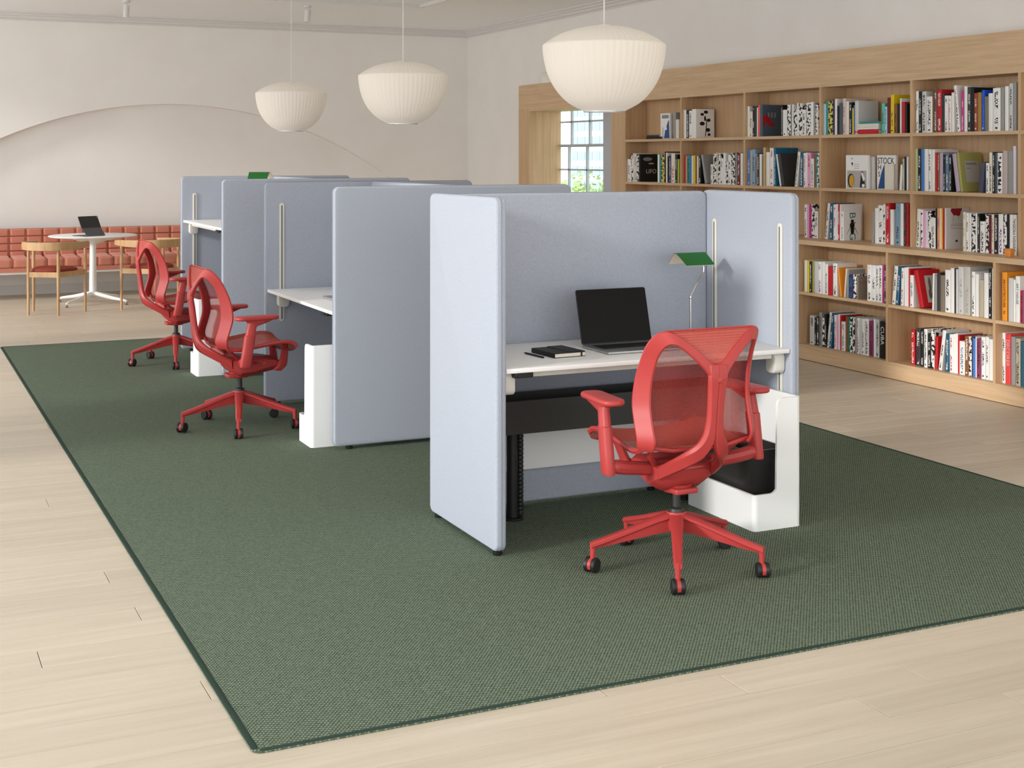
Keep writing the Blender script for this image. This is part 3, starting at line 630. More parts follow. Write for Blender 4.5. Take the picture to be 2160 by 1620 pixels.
('A5',5,[(8.598,0.058,0.225,'lightgrey','k',0.0,''),(8.555,0.023,0.21,'black','w',0.0,''),(8.525,0.031,0.229,'charcoal','w',0.0,''),(8.491,0.033,0.259,'grey','k',0.0,''),(8.458,0.026,0.221,'bw','m',0.0,''),(8.431,0.025,0.252,'black','w',0.0,''),(8.403,0.024,0.274,'bw','k',-7.4,''),(8.373,0.03,0.267,'navyteal','w',-7.0,''),(8.313,0.028,0.258,'white','r',0.0,''),(8.288,0.023,0.264,'pink','',0.0,''),(8.267,0.019,0.269,'white','',0.0,''),(8.25,0.014,0.262,'red','',0.0,''),(8.218,0.046,0.218,'white','b',0.0,''),(8.179,0.022,0.263,'brown','',0.0,''),(8.156,0.018,0.262,'green','',0.0,''),(8.131,0.028,0.262,'bw','m',0.0,''),(8.101,0.028,0.265,'bw','m',0.0,''),(8.073,0.023,0.265,'grey','',0.0,''),(8.047,0.025,0.265,'white','k',0.0,''),(8.02,0.024,0.265,'lightgrey','',0.0,''),(7.991,0.03,0.265,'white','k',0.0,''),(7.951,0.044,0.269,'white','k',0.0,''),(7.902,0.045,0.256,'magentak','k',0.0,''),(7.863,0.025,0.275,'white','',0.0,''),(7.831,0.034,0.276,'lightgrey','k',0.0,''),(7.776,0.062,0.267,'black','',0.0,'cuba')]),
('B5',5,[(7.458,0.038,0.245,'red','w',0.0,''),(7.404,0.044,0.259,'charcoal','w',0.0,''),(7.364,0.029,0.266,'black','w',0.0,''),(7.33,0.032,0.265,'white','k',0.0,''),(7.294,0.031,0.238,'black','w',0.0,''),(7.261,0.031,0.273,'bw','m',0.0,''),(7.228,0.025,0.225,'red','',-1.4,''),(7.189,0.032,0.278,'bw','k',-9.1,''),(7.123,0.035,0.256,'navyteal','w',-1.8,''),(7.081,0.033,0.258,'white','r',0.0,''),(7.053,0.023,0.264,'white','',0.0,''),(7.031,0.022,0.27,'white','',0.0,''),(7.012,0.015,0.261,'red','',0.0,''),(6.98,0.05,0.223,'white','b',0.0,''),(6.937,0.036,0.264,'brown','w',0.0,''),(6.905,0.029,0.264,'bw','m',0.0,''),(6.887,0.007,0.263,'purple','',0.0,''),(6.869,0.028,0.257,'blue','',0.0,''),(6.851,0.009,0.271,'white','',0.0,''),(6.827,0.037,0.257,'magentak','k',0.0,''),(6.787,0.036,0.275,'white','k',0.0,''),(6.752,0.028,0.28,'white','k',0.0,''),(6.719,0.034,0.269,'white','',0.0,'')]),
('C5',5,[(6.608,0.026,0.323,'white','k',0.0,''),(6.571,0.043,0.32,'coral','',0.0,'decorer'),(6.528,0.036,0.307,'grey','',0.0,''),(6.487,0.039,0.301,'beige','k',0.0,''),(6.448,0.032,0.287,'petrol','',0.0,'')]),
]
def put_book(cell, row, i, Y, t, h, c, ink, lean, tagw, xs=None, z=None):
    z = ZS[row] if z is None else z
    xs = {1: 6.72, 2: 6.72, 3: 6.73, 4: 6.53, 5: 6.56}[row] if xs is None else xs
    deep = (XW - .014 - xs) if row <= 3 else (XLo + .281 - xs)
    t = max(t - 0.0006, .007); d = min(deep, max(.15, h * .76))
    o = bpy.data.objects.new('book', book_mesh(t, h, d, bookmat(c, ink))); COL.objects.link(o)
    a = R(lean); lift = t / 2 * abs(math.sin(a)) if abs(lean) < 80 else t / 2
    o.location = (xs, Y, z + lift + .0004); o.rotation_euler = (-a, 0, 0)
    if tagw == 'ufo':
        decal(o, ell(d * .42, h * .82, d * .26, h * .07), PM['grey'], t); decal(o, ell(d * .62, h * .66, d * .16, h * .03, a0=.4), PM['midgrey'], t)
        text('title', 'UFO', .06, (1, 0, 0), (0, 0, 1), (d * .62, -t / 2 - .001, h * .37), PM['pale'], o)
    elif tagw == 'flowers':
        for u, w, r1, r2 in ((.35, .82, .10, .05), (.55, .90, .12, .06), (.70, .62, .10, .06), (.35, .5, .14, .07), (.66, .28, .12, .07), (.72, .12, .08, .05), (.5, .68, .05, .1)):
            decal(o, ell(d * u, h * w, d * r1, h * r2, 9, u), PM['black'], t)
        decal(o, [(d * .5, h * .05), (d * .54, h * .05), (d * .62, h * .6), (d * .5, h * .75), (d * .57, h * .58)], PM['black'], t)
    elif tagw == 'shoe':
        decal(o, [(d * .06, h * .30), (d * .12, h * .28), (d * .16, h * .48), (d * .34, h * .34), (d * .56, h * .30), (d * .62, h * .38), (d * .48, h * .46), (d * .36, h * .60), (d * .22, h * .68), (d * .02, h * .64)], PM['red'], t)
        for k in range(3): decal(o, rect(d * (.28 + .16 * k), d * (.36 + .16 * k), h * .6, h * .76), PM['grey'], t)
    elif tagw == 'bug':
        for k, (ch, zz) in enumerate((('B', .86), ('U', .5), ('G', .14))):
            text('title', ch, h * .36, (0, 0, -1), (1, 0, 0), (d * .5, -t / 2 - .001, h * zz), PM['teal'], o, sx=1.15)
        for u, w, rx, rz in ((.5, .66, .09, .06), (.5, .52, .13, .1), (.5, .34, .1, .14)):
            q = decal(o, ell(d * u, h * w, d * rx, h * rz), PM['black'], t); q.location.y = -.0012
        for sgn in (-1, 1):
            q = decal(o, [(d * (.5 + sgn * .1), h * .5), (d * (.5 + sgn * .34), h * .2), (d * (.5 + sgn * .32), h * .2), (d * (.5 + sgn * .08), h * .46)], PM['grey'], t); q.location.y = -.0012
    elif tagw == 'rorschach':
        decal(o, [(d * .22, h * .99), (d * .68, h * .99), (d * .66, h * .93), (d * .62, h * .9), (d * .6, h * .82), (d * .52, h * .8), (d * .42, h * .82), (d * .32, h * .82), (d * .26, h * .88), (d * .2, h * .92)], PM['darkblot'], t)
        for w in (.56, .6, .5): decal(o, rect(d * .2, d * .72, h * w, h * w + .003), PM['grey'], t)
        decal(o, ell(d * .45, h * .2, d * .05, h * .03, 8, .6), PM['black'], t)
        decal(o, rect(d * .3, d * .31, h * .64, h * .82), PM['darkblot'], t); decal(o, rect(d * .52, d * .53, h * .72, h * .82), PM['darkblot'], t)
    elif tagw == 'redcover':
        decal(o, rect(d * .26, d * .96, h * .12, h * .84), PM['photo2'], t)
        for u, w, rx, rz in ((.45, .6, .06, .2), (.72, .66, .12, .1), (.62, .3, .2, .12), (.4, .34, .06, .14), (.85, .4, .08, .2)):
            q = decal(o, ell(d * u, h * w, d * rx, h * rz, 8, u), PM['photo'], t); q.location.y = -.0008
    elif tagw == 'olivecover':
        decal(o, rect(d * .22, d * .8, h * .24, h * .78), PM['midgrey'], t)
        q = decal(o, rect(d * .26, d * .74, h * .68, h * .74), PM['grey'], t); q.location.y = -.0006
        q = decal(o, rect(d * .28, d * .46, h * .58, h * .61), PM['grey'], t); q.location.y = -.0006
    elif tagw == 'taupecover':
        decal(o, rect(d * .1, d * .85, h * .66, h * .668), PM['red'], t); decal(o, rect(d * .1, d * .85, h * .74, h * .75), PM['black'], t)
    SP = {'design': ('DESIGN MODAL', 'black', 1, .9), 'architecture': ('ARCHITECTURE   N', 'black', -1, .86), 'arthouse': ('ART HOUSE', 'black', -1, .5), 'cuba': ('CUBA', 'white', -1, .5), 'decorer': ('DECORER', 'pale', -1, .55)}
    if tagw in SP:
        s_, pc, dr, frac = SP[tagw]
        sz = min(t * .95, frac * h / (len(s_) * .66))
        sx = frac * h / (len(s_) * .66 * sz)
        text('title', s_, sz, (0, 0, dr), (0, dr, 0) if dr > 0 else (0, -1, 0), (-.0006, 0, h * (.5 if frac > .7 else .62)), PM[pc], o, sx=min(sx, 1.6))
    return o

cells = {}
for cell, row, lst in BOOKS: cells.setdefault((cell[0], row), []).extend(lst)
def sect(row): return 'upper' if row <= 3 else 'lower'
for (bay, row), lst in cells.items():
    hs = sorted(b[2] for b in lst)
    for i, (Y, t, h, c, ink, lean, tg) in enumerate(lst):
        o = put_book(bay, row, i, Y, t, h, c, ink, lean, tg)
        size = 'thin ' if t < .02 else ('thick ' if t > .045 else '')
        desc = size + PAL[c][1]
        if abs(lean) > 3: desc = 'leaning ' + desc
        if row <= 3: wh = '%s shelf, %s bay from the window' % (ROWN[row], BAYN[bay])
        else: wh = '%s shelf, %s bay past the pod' % (ROWN[row], {'A': 'first', 'B': 'second', 'C': 'third'}[bay])
        tag(o, '%s book, %s standing on the %s' % (desc, ORD[i], wh), 'book', 'books on the %s shelf' % ROWN[row])
# books lying flat and books shown face out
def flat(label, Yr, w, z, t, c, x=6.72, grp='books lying flat'):
    o = bpy.data.objects.new('book', book_mesh(t, w, .17, bookmat(c, ''))); COL.objects.link(o)
    o.location = (x, Yr, z + t / 2 + .0004); o.rotation_euler = (-PI / 2, 0, 0); tag(o, label, 'book', grp)
    return o
zz = ZS[1]
flat('black book lying at the bottom of the pair, top shelf near the window', 11.106, .288, zz, .020, 'black')
flat('black book lying on another black book, top shelf near the window', 11.16, .22, zz + .021, .018, 'charcoal')
zz = ZS[1]
for lab, y0, w, t, c in (('red book lying lowest in the flat stack, top shelf of the fourth bay', 8.014, .27, .034, 'red'), ('thin white book lying on the red one, top shelf of the fourth bay', 8.014, .235, .012, 'white'),
                        ('cream book lying under the teal one, top shelf of the fourth bay', 8.01, .23, .030, 'cream'), ('teal book lying uppermost in the flat stack, top shelf of the fourth bay', 8.0, .22, .014, 'teal')):
    flat(lab, y0, w, zz, t, c); zz += t + .0006
def face_out(label, Yr, w, h, row, t, c, x=6.74, lean=0.0):
    o = bpy.data.objects.new('book', book_mesh(t, h, w, bookmat(c, ''))); COL.objects.link(o)
    o.location = (x + t / 2, Yr, ZS[row] + .0004 + lean * .02); o.rotation_euler = (0, R(0), PI / 2)
    tag(o, label, 'book', 'books shown face out'); return o
def dec2(o, poly, m, t, k=0):
    g = G(); n = len(poly); g.add([(x, t / 2 + .0006 + k * .0005, z) for x, z in poly], [tuple(range(n))]); obj('cover_print', g, m, o, smooth=0)
# local x runs from the spine (right) to the fore edge (left) of a face-out book
o = face_out('white art book facing out with a blue picture, top shelf beside the flat black books', 10.984, .17, .24, 1, .034, 'white')
w, h, t = .17, .24, .034
dec2(o, [(w * .04, 0.004), (w * .62, 0.004), (w * .5, h * .34), (w * .3, h * .36), (w * .36, h * .5), (w * .16, h * .72), (w * .1, h * .72)], PM['blue'], t)
dec2(o, rect(w * .12, w * .85, h * .8, h * .94), PM['grey'], t); dec2(o, rect(w * .66, w * .82, .004, h * .45), PM['pale'], t)
o = face_out('white book facing out with a mustard oval, second shelf of the fourth bay', 8.152, .257, .256, 2, .03, 'white')
w, h, t = .257, .256, .03
dec2(o, rect(w * .06, w * .94, .006, h * .54), PM['midgrey'], t); dec2(o, ell(w * .76, h * .24, w * .15, h * .21), PM['black'], t, 1); dec2(o, ell(w * .73, h * .23, w * .11, h * .18), PM['mustard'], t, 2)
dec2(o, [(w * .1, .012), (w * .36, .012), (w * .3, h * .5), (w * .22, h * .53)], PM['black'], t, 1); dec2(o, [(w * .12, h * .3), (w * .2, h * .22), (w * .3, h * .46), (w * .24, h * .5)], PM['white'], t, 2); dec2(o, ell(w * .2, h * .1, w * .07, h * .05), PM['white'], t, 2)
dec2(o, [(w * .69, h * .66), (w * .76, h * .78), (w * .67, h * .78)], PM['black'], t); dec2(o, ell(w * .72, h * .9, w * .03, h * .025), PM['grey'], t)
for k in range(3): dec2(o, rect(w * .38, w * .62, h * (.6 + .06 * k), h * (.6 + .06 * k) + .004), PM['midgrey'], t)
face_out('light grey book standing behind the mustard oval book', 8.122, .27, .244, 2, .02, 'lightgrey', x=6.775)
o = face_out('white STOCK book facing out with a blue figure, second shelf of the fourth bay', 7.878, .205, .255, 2, .028, 'white', x=6.77)
w, h, t = .205, .255, .028
text('title', 'STOCK', .066, (-1, 0, 0), (0, 0, 1), (w * .52, t / 2 + .001, h * .83), PM['black'], o, sx=.86)
text('title', 'H', .055, (-1, 0, 0), (0, 0, 1), (w * .86, t / 2 + .001, h * .64), PM['black'], o); text('title', 'S', .055, (-1, 0, 0), (0, 0, 1), (w * .88, t / 2 + .001, h * .44), PM['black'], o)
dec2(o, [(w * .95, .006), (w * .3, .006), (w * .3, h * .6), (w * .6, h * .74), (w * .76, h * .5)], PM['blue'], t)
face_out('small cream book facing out in front of the STOCK book', 7.872, .094, .19, 2, .02, 'cream', x=6.742)
o = thing('small_box', 'small orange box standing before the third shelf books, fifth bay', 'box', (6.63, 6.625, ZS[3]))
g = G(); g.slab(.045, .05, .05, .006, .003); obj('box_body', g, M['copper'], o); g = G(); g.slab(.047, .052, .008, .006, .002, X=T(0, 0, .044)); obj('lid', g, M['copper'], o)

# ------------------------------------------------------------------ green rug
RZ0 = 0.006
rug = thing('rug', 'large dark green woven rug under the work pods', 'rug', (2.915, 7.77, 0))
g = G(); g.slab(4.05, 8.46, RZ0, .03, .003, 5, 3); obj('rug_field', g, M['rug'], rug)
for sx, sy, w, h in ((-1, 0, .02, 8.42), (1, 0, .02, 8.42), (0, -1, 4.01, .02), (0, 1, 4.01, .02)):
    g = G(); g.slab(w, h, .0035, .008, .0015, 3, 2, X=T(sx * 2.014, sy * 4.219, .0032)); obj('binding', g, M['rug_edge'], rug)

# ------------------------------------------------------------------ work pods
PH = 1.42
def panel_g(x0, x1, y0, y1, z0=.024, z1=PH, r=.032, b=.011):
    """padded screen; thickness along the shorter of x and y"""
    g = G(); w, d, h = x1 - x0, y1 - y0, z1 - z0
    X = T((x0 + x1) / 2, (y0 + y1) / 2, (z0 + z1) / 2)
    if w > d: X = X @ RX(90) @ T(0, 0, -d / 2); g.slab(w, h, d, r, b, 6, 4, X=X)
    else: X = X @ RZ(90) @ RX(90) @ T(0, 0, -w / 2); g.slab(d, h, w, r, b, 6, 4, X=X)
    return g
def seam_g(x0, x1, y0, y1, z0=.024, z1=PH, r=.032):
    """stitched welt running round the middle of a screen's edge"""
    g = G(); pts = []; e = .0004
    vert = (x1 - x0) < (y1 - y0)
    a0, a1 = (y0 - e, y1 + e) if vert else (x0 - e, x1 + e)
    for cx_, cz_, s in ((a1 - r, z1 + e - r, 0), (a0 + r, z1 + e - r, 90), (a0 + r, z0 - e + r, 180), (a1 - r, z0 - e + r, 270)):
        for k in range(5):
            an = R(s + 22.5 * k); u, w = cx_ + r * math.cos(an), cz_ + r * math.sin(an)
            pts.append(((x0 + x1) / 2, u, w) if vert else (u, (y0 + y1) / 2, w))
    pts.append(pts[0]); g.tube(pts, .0022, 6, caps=False); return g
def foot_g(x, y):
    g = G(); g.lathe([(0, 0), (.017, 0), (.019, .003), (.019, .014), (.012, .016), (.012, .03), (0, .03)], 14, X=T(x, y, RZ0)); return g
def rail_g(L_):
    """slotted rail standing on z=0, facing -y"""
    g = G(); g.slab(.032, L_, .008, .0155, .002, 8, 2, X=RX(90)); return g
def rail(pod, X, z0=.535, z1=1.288):
    L_ = z1 - z0
    o = obj('rail', rail_g(L_), M['cream_plastic'], pod); o.matrix_local = X @ T(0, 0, (z0 + z1) / 2)
    g = G(); g.slab(.009, L_ - .03, .0012, .004, .0004, 5, 1, X=RX(90) @ T(0, 0, .0078)); s = obj('slot', g, M['slot'], o)
def screen(pod, name, x0, x1, y0, y1, feet, z1=PH):
    o = obj(name, panel_g(x0, x1, y0, y1, z1=z1), M['felt'], pod)
    obj('welt', seam_g(x0, x1, y0, y1, z1=z1), M['felt_seam'], o)
    for fx, fy in feet: obj('foot', foot_g(fx, fy), M['black'], pod)

pod = thing('work_pod', 'single blue grey felt work pod, open side facing front, nearest on the rug', 'work pod', (0, 0, 0))
screen(pod, 'side_screen', 2.188, 2.234, 4.862, 5.577, [(2.211, 4.90), (2.211, 5.52)])
screen(pod, 'side_screen', 3.600, 3.646, 4.862, 5.577, [(3.623, 4.90), (3.623, 5.54)])
screen(pod, 'back_screen', 2.234, 3.600, 5.528, 5.574, [(2.6, 5.551), (3.3, 5.551)], z1=PH - .004)
for yy in (4.937, 5.456):
    rail(pod, T(3.600, yy, 0) @ RZ(-90)); rail(pod, T(2.234, yy, 0) @ RZ(90))

def pair(y0, y1, label):
    p = thing('work_pod', label, 'work pod', (0, 0, 0), group=None)
    t = .045
    screen(p, 'side_screen', 2.2, 3.63, y0, y0 + t, [(2.29, y0 + t / 2), (3.54, y0 + t / 2)])
    screen(p, 'side_screen', 2.2, 3.63, y1 - t, y1, [(2.29, y1 - t / 2), (3.54, y1 - t / 2)])
    screen(p, 'back_screen', 2.905, 2.95, y0 + t, y1 - t, [(2.927, y0 + .4), (2.927, y1 - .4)], z1=PH)
    for xx in (2.308, 2.80, 3.05, 3.52):
        rail(p, T(xx, y1 - t, 0)); rail(p, T(xx, y0 + t, 0) @ RZ(180))
    return p
pair(7.000, 8.497, 'middle pair of blue grey felt work pods behind the single pod')
pair(9.635, 11.140, 'farthest pair of blue grey felt work pods by the rug end')

# ------------------------------------------------------------------ height adjustable desks (user faces +y, origin at floor, front edge at y=0)
def desk(label, loc, rz, w, d, zt, r1, r2, pad_x):
    t = thing('desk', label, 'desk', loc, rz, 'white desks in the work pods')
    g = G(); g.slab(w, d, .019, .004, .002, 3, 2, X=T(0, d / 2, zt - .019)); obj('desktop', g, M['white'], t)
    for sx in (-1, 1):
        g = G(); g.slab(.070, .092, .055, .022, .006, 5, 2, X=T(sx * (w / 2 - .028), r1, zt - .0655) @ RZ(90) @ RX(90) @ T(0, 0, -.0275))
        obj('bracket', g, M['cream_plastic'], t)
        g = G(); g.slab(.070, .092, .055, .022, .006, 5, 2, X=T(sx * (w / 2 - .028), r2, zt - .0655) @ RZ(90) @ RX(90) @ T(0, 0, -.0275))
        obj('bracket', g, M['cream_plastic'], t)
    g = G(); g.box(-w / 2 + .06, w / 2 - .06, r1 - .018, r1 + .018, zt - .045, zt - .019); obj('crossbar', g, M['cream_plastic'], t, smooth=0)
    g = G(); g.slab(.085, .05, .022, .008, .004, 3, 2, X=T(pad_x, .032, zt - .041)); g.box(pad_x - .03, pad_x + .03, .002, .012, zt - .038, zt - .026)
    obj('control_paddle', g, M['black'], t)
    return t
desk('white desk with an open laptop in the near pod', (2.917, 4.868, 0), 0, 1.362, .655, .742, .069, .588, -.60)
desk('white desk with a closed laptop in the middle pod', (2.215, 7.7485, 0), -PI / 2, 1.402, .685, .742, .093, .585, .48)
desk('white desk raised to standing height in the farthest pod', (2.215, 10.3875, 0), -PI / 2, 1.41, .685, 1.069, .076, .585, .48)
g = G(); g.slab(.16, .09, .02, .01, .004, 3, 2, X=T(2.34, 5.02, .702)); o = obj('underdesk_box', g, M['black_metal']); tag(o, 'flat dark box fixed under the near desk', 'power box')  # plain flat dark box below the left end of the near desktop

# cable trough and its leg in the near pod
t = thing('cable_trough', 'long black cable trough on a black leg below the near desk', 'cable trough', (2.917, 5.275, 0))
g = G(); g.box(-.68, .68, 0, .006, .389, .531); g.box(-.68, .68, .205, .211, .389, .531); g.box(-.68, .68, .006, .205, .389, .395); g.box(-.68, -.674, .006, .205, .395, .525); g.box(.674, .68, .006, .205, .395, .525)
obj('trough', g, M['black_metal'], t, smooth=0)
g = G(); g.box(-.66, .66, .228, .2515, .178, .44); obj('cover_panel', g, M['white'], t, smooth=0)
for lx in (-.427, .45):
    g = G(); g.tube([(lx, .085, RZ0 + .006), (lx, .085, .392)], .025, 18); obj('leg', g, M['black'], t)
    g = G(); g.lathe([(0, 0), (.05, 0), (.052, .004), (.048, .009), (0, .010)], 24, X=T(lx, .085, RZ0)); obj('foot', g, M['black'], t)
g = G()
for k in range(20): g.lathe([(0, 0), (.014, .001), (.016, .009), (.013, .017), (0, .018)], 10, X=T(-.389, .087, .02 + .0185 * k))
obj('cable_spine', g, M['black'], t)

# ------------------------------------------------------------------ white storage caddies
def caddy_g(w=.243, d=.524, lo=.152, hi=.552, th=.012, r=.02):
    g = G(); xa = .121; rf = .035
    def hgt(x):
        x += w / 2
        if x <= xa - rf: return lo
        if x < xa: return lo + rf - math.sqrt(max(0, rf * rf - (x - xa + rf) ** 2))
        if x < xa + .03: return hi - .03 + math.sqrt(max(0, .03 ** 2 - (.03 - (x - xa)) ** 2))
        return hi
    fx = sorted(set([-w / 2 + r + (w - 2 * r) * k / 6 for k in range(7)] + [xa - w / 2 - rf + rf * k / 6 for k in range(7)] + [xa - w / 2 + .0002 + .03 * k / 5 for k in range(6)]))
    path = []
    def arc(cx_, cy_, a0):
        for k in range(6): a = R(a0 + 18 * k); path.append((cx_ + r * math.cos(a), cy_ + r * math.sin(a), cx_ + (r - th) * math.cos(a), cy_ + (r - th) * math.sin(a)))
    for x in fx: path.append((x, -d / 2, x, -d / 2 + th))
    arc(w / 2 - r, -d / 2 + r, -90); arc(w / 2 - r, d / 2 - r, 0)
    for x in reversed(fx): path.append((x, d / 2, x, d / 2 - th))
    arc(-w / 2 + r, d / 2 - r, 90); arc(-w / 2 + r, -d / 2 + r, 180)
    n = len(path); v = []
    for ox, oy, ix, iy in path:
        hh = hgt(ox); v += [(ox, oy, 0), (ox, oy, hh), (ix, iy, hh), (ix, iy, .012)]
    f = []
    for i in range(n):
        j = (i + 1) % n
        for k in range(3): f.append((i * 4 + k, j * 4 + k, j * 4 + k + 1, i * 4 + k + 1))
    f.append(tuple(i * 4 for i in range(n))); f.append(tuple(i * 4 + 3 for i in range(n)))
    return g.add(v, f)
cm = mk_mesh('storage_caddy', caddy_g(), [M['white_metal']], 30)
def caddy(x, y, rz, label):
    o = bpy.data.objects.new('storage_caddy', cm); COL.objects.link(o); o.location = (x, y, RZ0); o.rotation_euler = (0, 0, rz)
    tag(o, label, 'storage caddy', 'white storage caddies beside the desks')
caddy(3.4385, 5.000, 0, 'white storage caddy with a black bin inside, near pod')
caddy(2.367, 7.235, -PI / 2, 'white storage caddy at the mouth of the middle pod')
caddy(2.311, 9.893, -PI / 2, 'white storage caddy at the mouth of the farthest pod')
g = G(); rings = []
def rr(w, d, r, z, n=6):
    out = []
    for cx_, cy_, a0 in ((1, 1, 0), (-1, 1, 90), (-1, -1, 180), (1, -1, 270)):
        for k in range(n + 1):
            a = R(a0 + 90 * k / n); out.append((cx_ * (w / 2 - r) + r * math.cos(a), cy_ * (d / 2 - r) + r * math.sin(a), z))
    return out
g.loft([rr(.165, .30, .04, 0), rr(.17, .305, .042, .004), rr(.198, .40, .05, .300), rr(.203, .405, .05, .304), rr(.203, .405, .05, .312), rr(.193, .395, .048, .312), rr(.162, .295, .04, .01)], caps=True)
o = obj('waste_bin', g, mat('bin_black', '302e2c', 0.35), None, (3.433, 5.00, RZ0 + .013)); tag(o, 'black tapered waste bin inside the near white caddy', 'waste bin')

# ------------------------------------------------------------------ things on the desks
def laptop(label, loc, rz, tilt):
    t = thing('laptop', label, 'laptop', loc, rz, 'laptops on the desks')
    w, d = .356, .248
    g = G(); g.slab(w, d, .0095, .012, .002, 5, 2, X=T(0, d / 2, .0015)); obj('base', g, M['alu'], t)
    if tilt is None:
        g = G(); g.slab(w, d, .0045, .012, .0015, 5, 2, X=T(0, d / 2, .0112)); obj('lid', g, M['alu'], t)
        return t
    g = G(); g.box(-.145, .145, .098, .215, .0110, .0113); kb = obj('keyboard', g, M['key'], t, smooth=0)
    g = G()
    for r_ in range(6):
        n = 14; cw = .286 / n
        for k in range(n):
            x = -.143 + cw * k; y = .100 + .0189 * r_
            g.box(x + .0012, x + cw - .0012, y + .001, y + .0175, .0112, .0122)
    o = obj('keys', g, M['black'], kb, smooth=0); o['kind'] = 'stuff'
    g = G(); g.slab(.15, .085, .0003, .004, .0001, 3, 1, X=T(0, .047, .0109)); obj('trackpad', g, mat('trackpad', 'a9aaad', .3, .7), t)
    X = T(0, d - .004, .012) @ RX(90 - tilt) 
    g = G(); g.slab(w, .244, .005, .010, .0015, 5, 2, X=X @ T(0, .122, -.004)); obj('lid', g, mat('lid_graphite', '3a3b3e', .4, .6), t)
    g = G(); g.slab(w - .004, .238, .0006, .008, .0002, 5, 1, X=X @ T(0, .123, .001)); obj('screen', g, M['screen'], t)
    return t
laptop('open laptop with a black screen on the near desk', (2.967, 5.036, .742), 0, 15)
laptop('closed grey laptop on the desk in the middle pod', (2.37, 7.60, .742), -PI / 2, None)
laptop('closed laptop on the raised desk in the farthest pod', (2.40, 10.12, 1.069), -PI / 2, None)
t = thing('notebook', 'black notebook with elastic strap and cream page edges beside the laptop', 'notebook', (2.606, 5.148, .742), R(4))
g = G(); g.slab(.152, .196, .003, .006, .001, 3, 1); g.slab(.152, .196, .003, .006, .001, 3, 1, X=T(0, 0, .017)); g.box(-.076, -.072, -.096, .096, .002, .018); obj('cover', g, M['black_matt'], t)
g = G(); g.box(-.072, .0735, -.0965, .0965, .003, .017); obj('page_block', g, M['paper'], t, smooth=0)
g = G(); g.box(.052, .060, -.0985, .0985, .0195, .0206); g.box(.052, .06, -.0985, -.0975, 0, .0206); obj('elastic_strap', g, M['black'], t, smooth=0)
g = G(); g.slab(.075, .198, .0018, .005, .0006, 3, 1, X=T(.0385, 0, .0203)); obj('flap', g, M['black_matt'], t)
t = thing('pencil', 'black pencil lying left of the notebook', 'pencil', (2.490, 5.147, .7462), R(5))
g = G(); g.tube([(0, -.08, 0), (0, .066, 0)], .0042, 6); obj('barrel', g, M['black'], t, smooth=0)
g = G(); g.tube([(0, .066, 0), (0, .081, 0)], [.0042, .0006], 6); obj('tip', g, M['taupe'] if 'taupe' in M else M['black_metal'], t)

# green desk lamps
def lamp(label, loc, rz):
    t = thing('desk_lamp', label, 'lamp', loc, rz, 'green desk lamps')
    g = G(); g.lathe([(0, 0), (.055, 0), (.058, .003), (.058, .012), (.054, .016), (.012, .017), (.008, .024), (0, .024)], 32); obj('base', g, M['chrome'], t)
    g = G(); g.tube([(0, 0, .02), (0, 0, .186)], .0042, 10); obj('stem', g, M['chrome'], t)
    g = G(); g.lathe([(0, -.008), (.006, -.007), (.0075, 0), (.006, .007), (0, .008)], 12, X=T(0, 0, .19)); obj('joint', g, M['chrome'], t)
    pts = [(0, 0, .19), (.012, .004, .212), (.034, .008, .243), (.056, .014, .27), (.074, .018, .29), (.082, .02, .31)]
    g = G(); g.tube(spline([Vector(p) for p in pts], 5), .0048, 10); obj('arm', g, M['chrome'], t)
    g = G(); g.tube([(.082, .02, .305), (.083, .02, .328)], .0065, 10); g.tube([(.083, .02, .325), (.083, .02, .39)], .0018, 8); obj('pivot', g, M['chrome'], t)
    # bent sheet shade: ridge along x
    prof = [(-.072, -.050), (-.045, -.026), (-.018, -.005), (-.008, .002), (0, .004), (.008, .002), (.018, -.005), (.045, -.026), (.072, -.050)]
    X = T(.008, .02, .392) @ RZ(3)
    g = G(); L2 = .084; v = []; f = []
    n = len(prof)
    sk = [.016, .01, .004, .001, 0, .001, .004, .01, .016]
    for k, (y, z) in enumerate(prof):
        v += [(-L2 + sk[k], y, z), (L2 - sk[k] * -.4, y, z)]
    top = [(p[0], p[1], p[2]) for p in v]; 
    g.add(top, [(2 * k, 2 * k + 1, 2 * k + 3, 2 * k + 2) for k in range(n - 1)], 0, X)
    low = [(p[0] * .995, p[1], p[2] - .0022) for p in v]
    g.add(low, [(2 * k, 2 * k + 2, 2 * k + 3, 2 * k + 1) for k in range(n - 1)], 1, X)
    me = mk_mesh('shade', g, [M['green'], M['shade_in']], 30)
    obj('shade', me, None, t)
    g = G(); g.tube([(-.04, 0, -.012), (.05, 0, -.012)], .009, 10, X=X); obj('bulb_tube', g, M['shade_in'], t)
    return t
lp = lamp('green folded desk lamp on the near desk by the slotted screen', (3.381, 5.33, .742), 0)
dup(lp, (2.60, 10.21, 1.069), R(-40), 'green desk lamp showing above the farthest pod')

# ------------------------------------------------------------------ red mesh task chairs (sitter faces +y)
def mesh_profile():
    return [(-.133, .498), (-.142, .535), (-.122, .605), (-.106, .67), (-.120, .76), (-.152, .84), (-.188, .900), (-.226, .936)]
def half_w(z):
    P = [(.49, .240), (.515, .252), (.605, .257), (.67, .257), (.76, .251), (.84, .244), (.89, .236), (.922, .222), (.94, .203)]
    for (a, wa), (b, wb) in zip(P[:-1], P[1:]):
        if z <= b: return wa + (wb - wa) * max(0, (z - a)) / (b - a)
    return P[-1][1]
CH0 = thing('task_chair', 'red mesh task chair seen from behind at the near desk', 'chair', (2.77, 4.468, RZ0), 0, 'red mesh task chairs')
ch = CH0
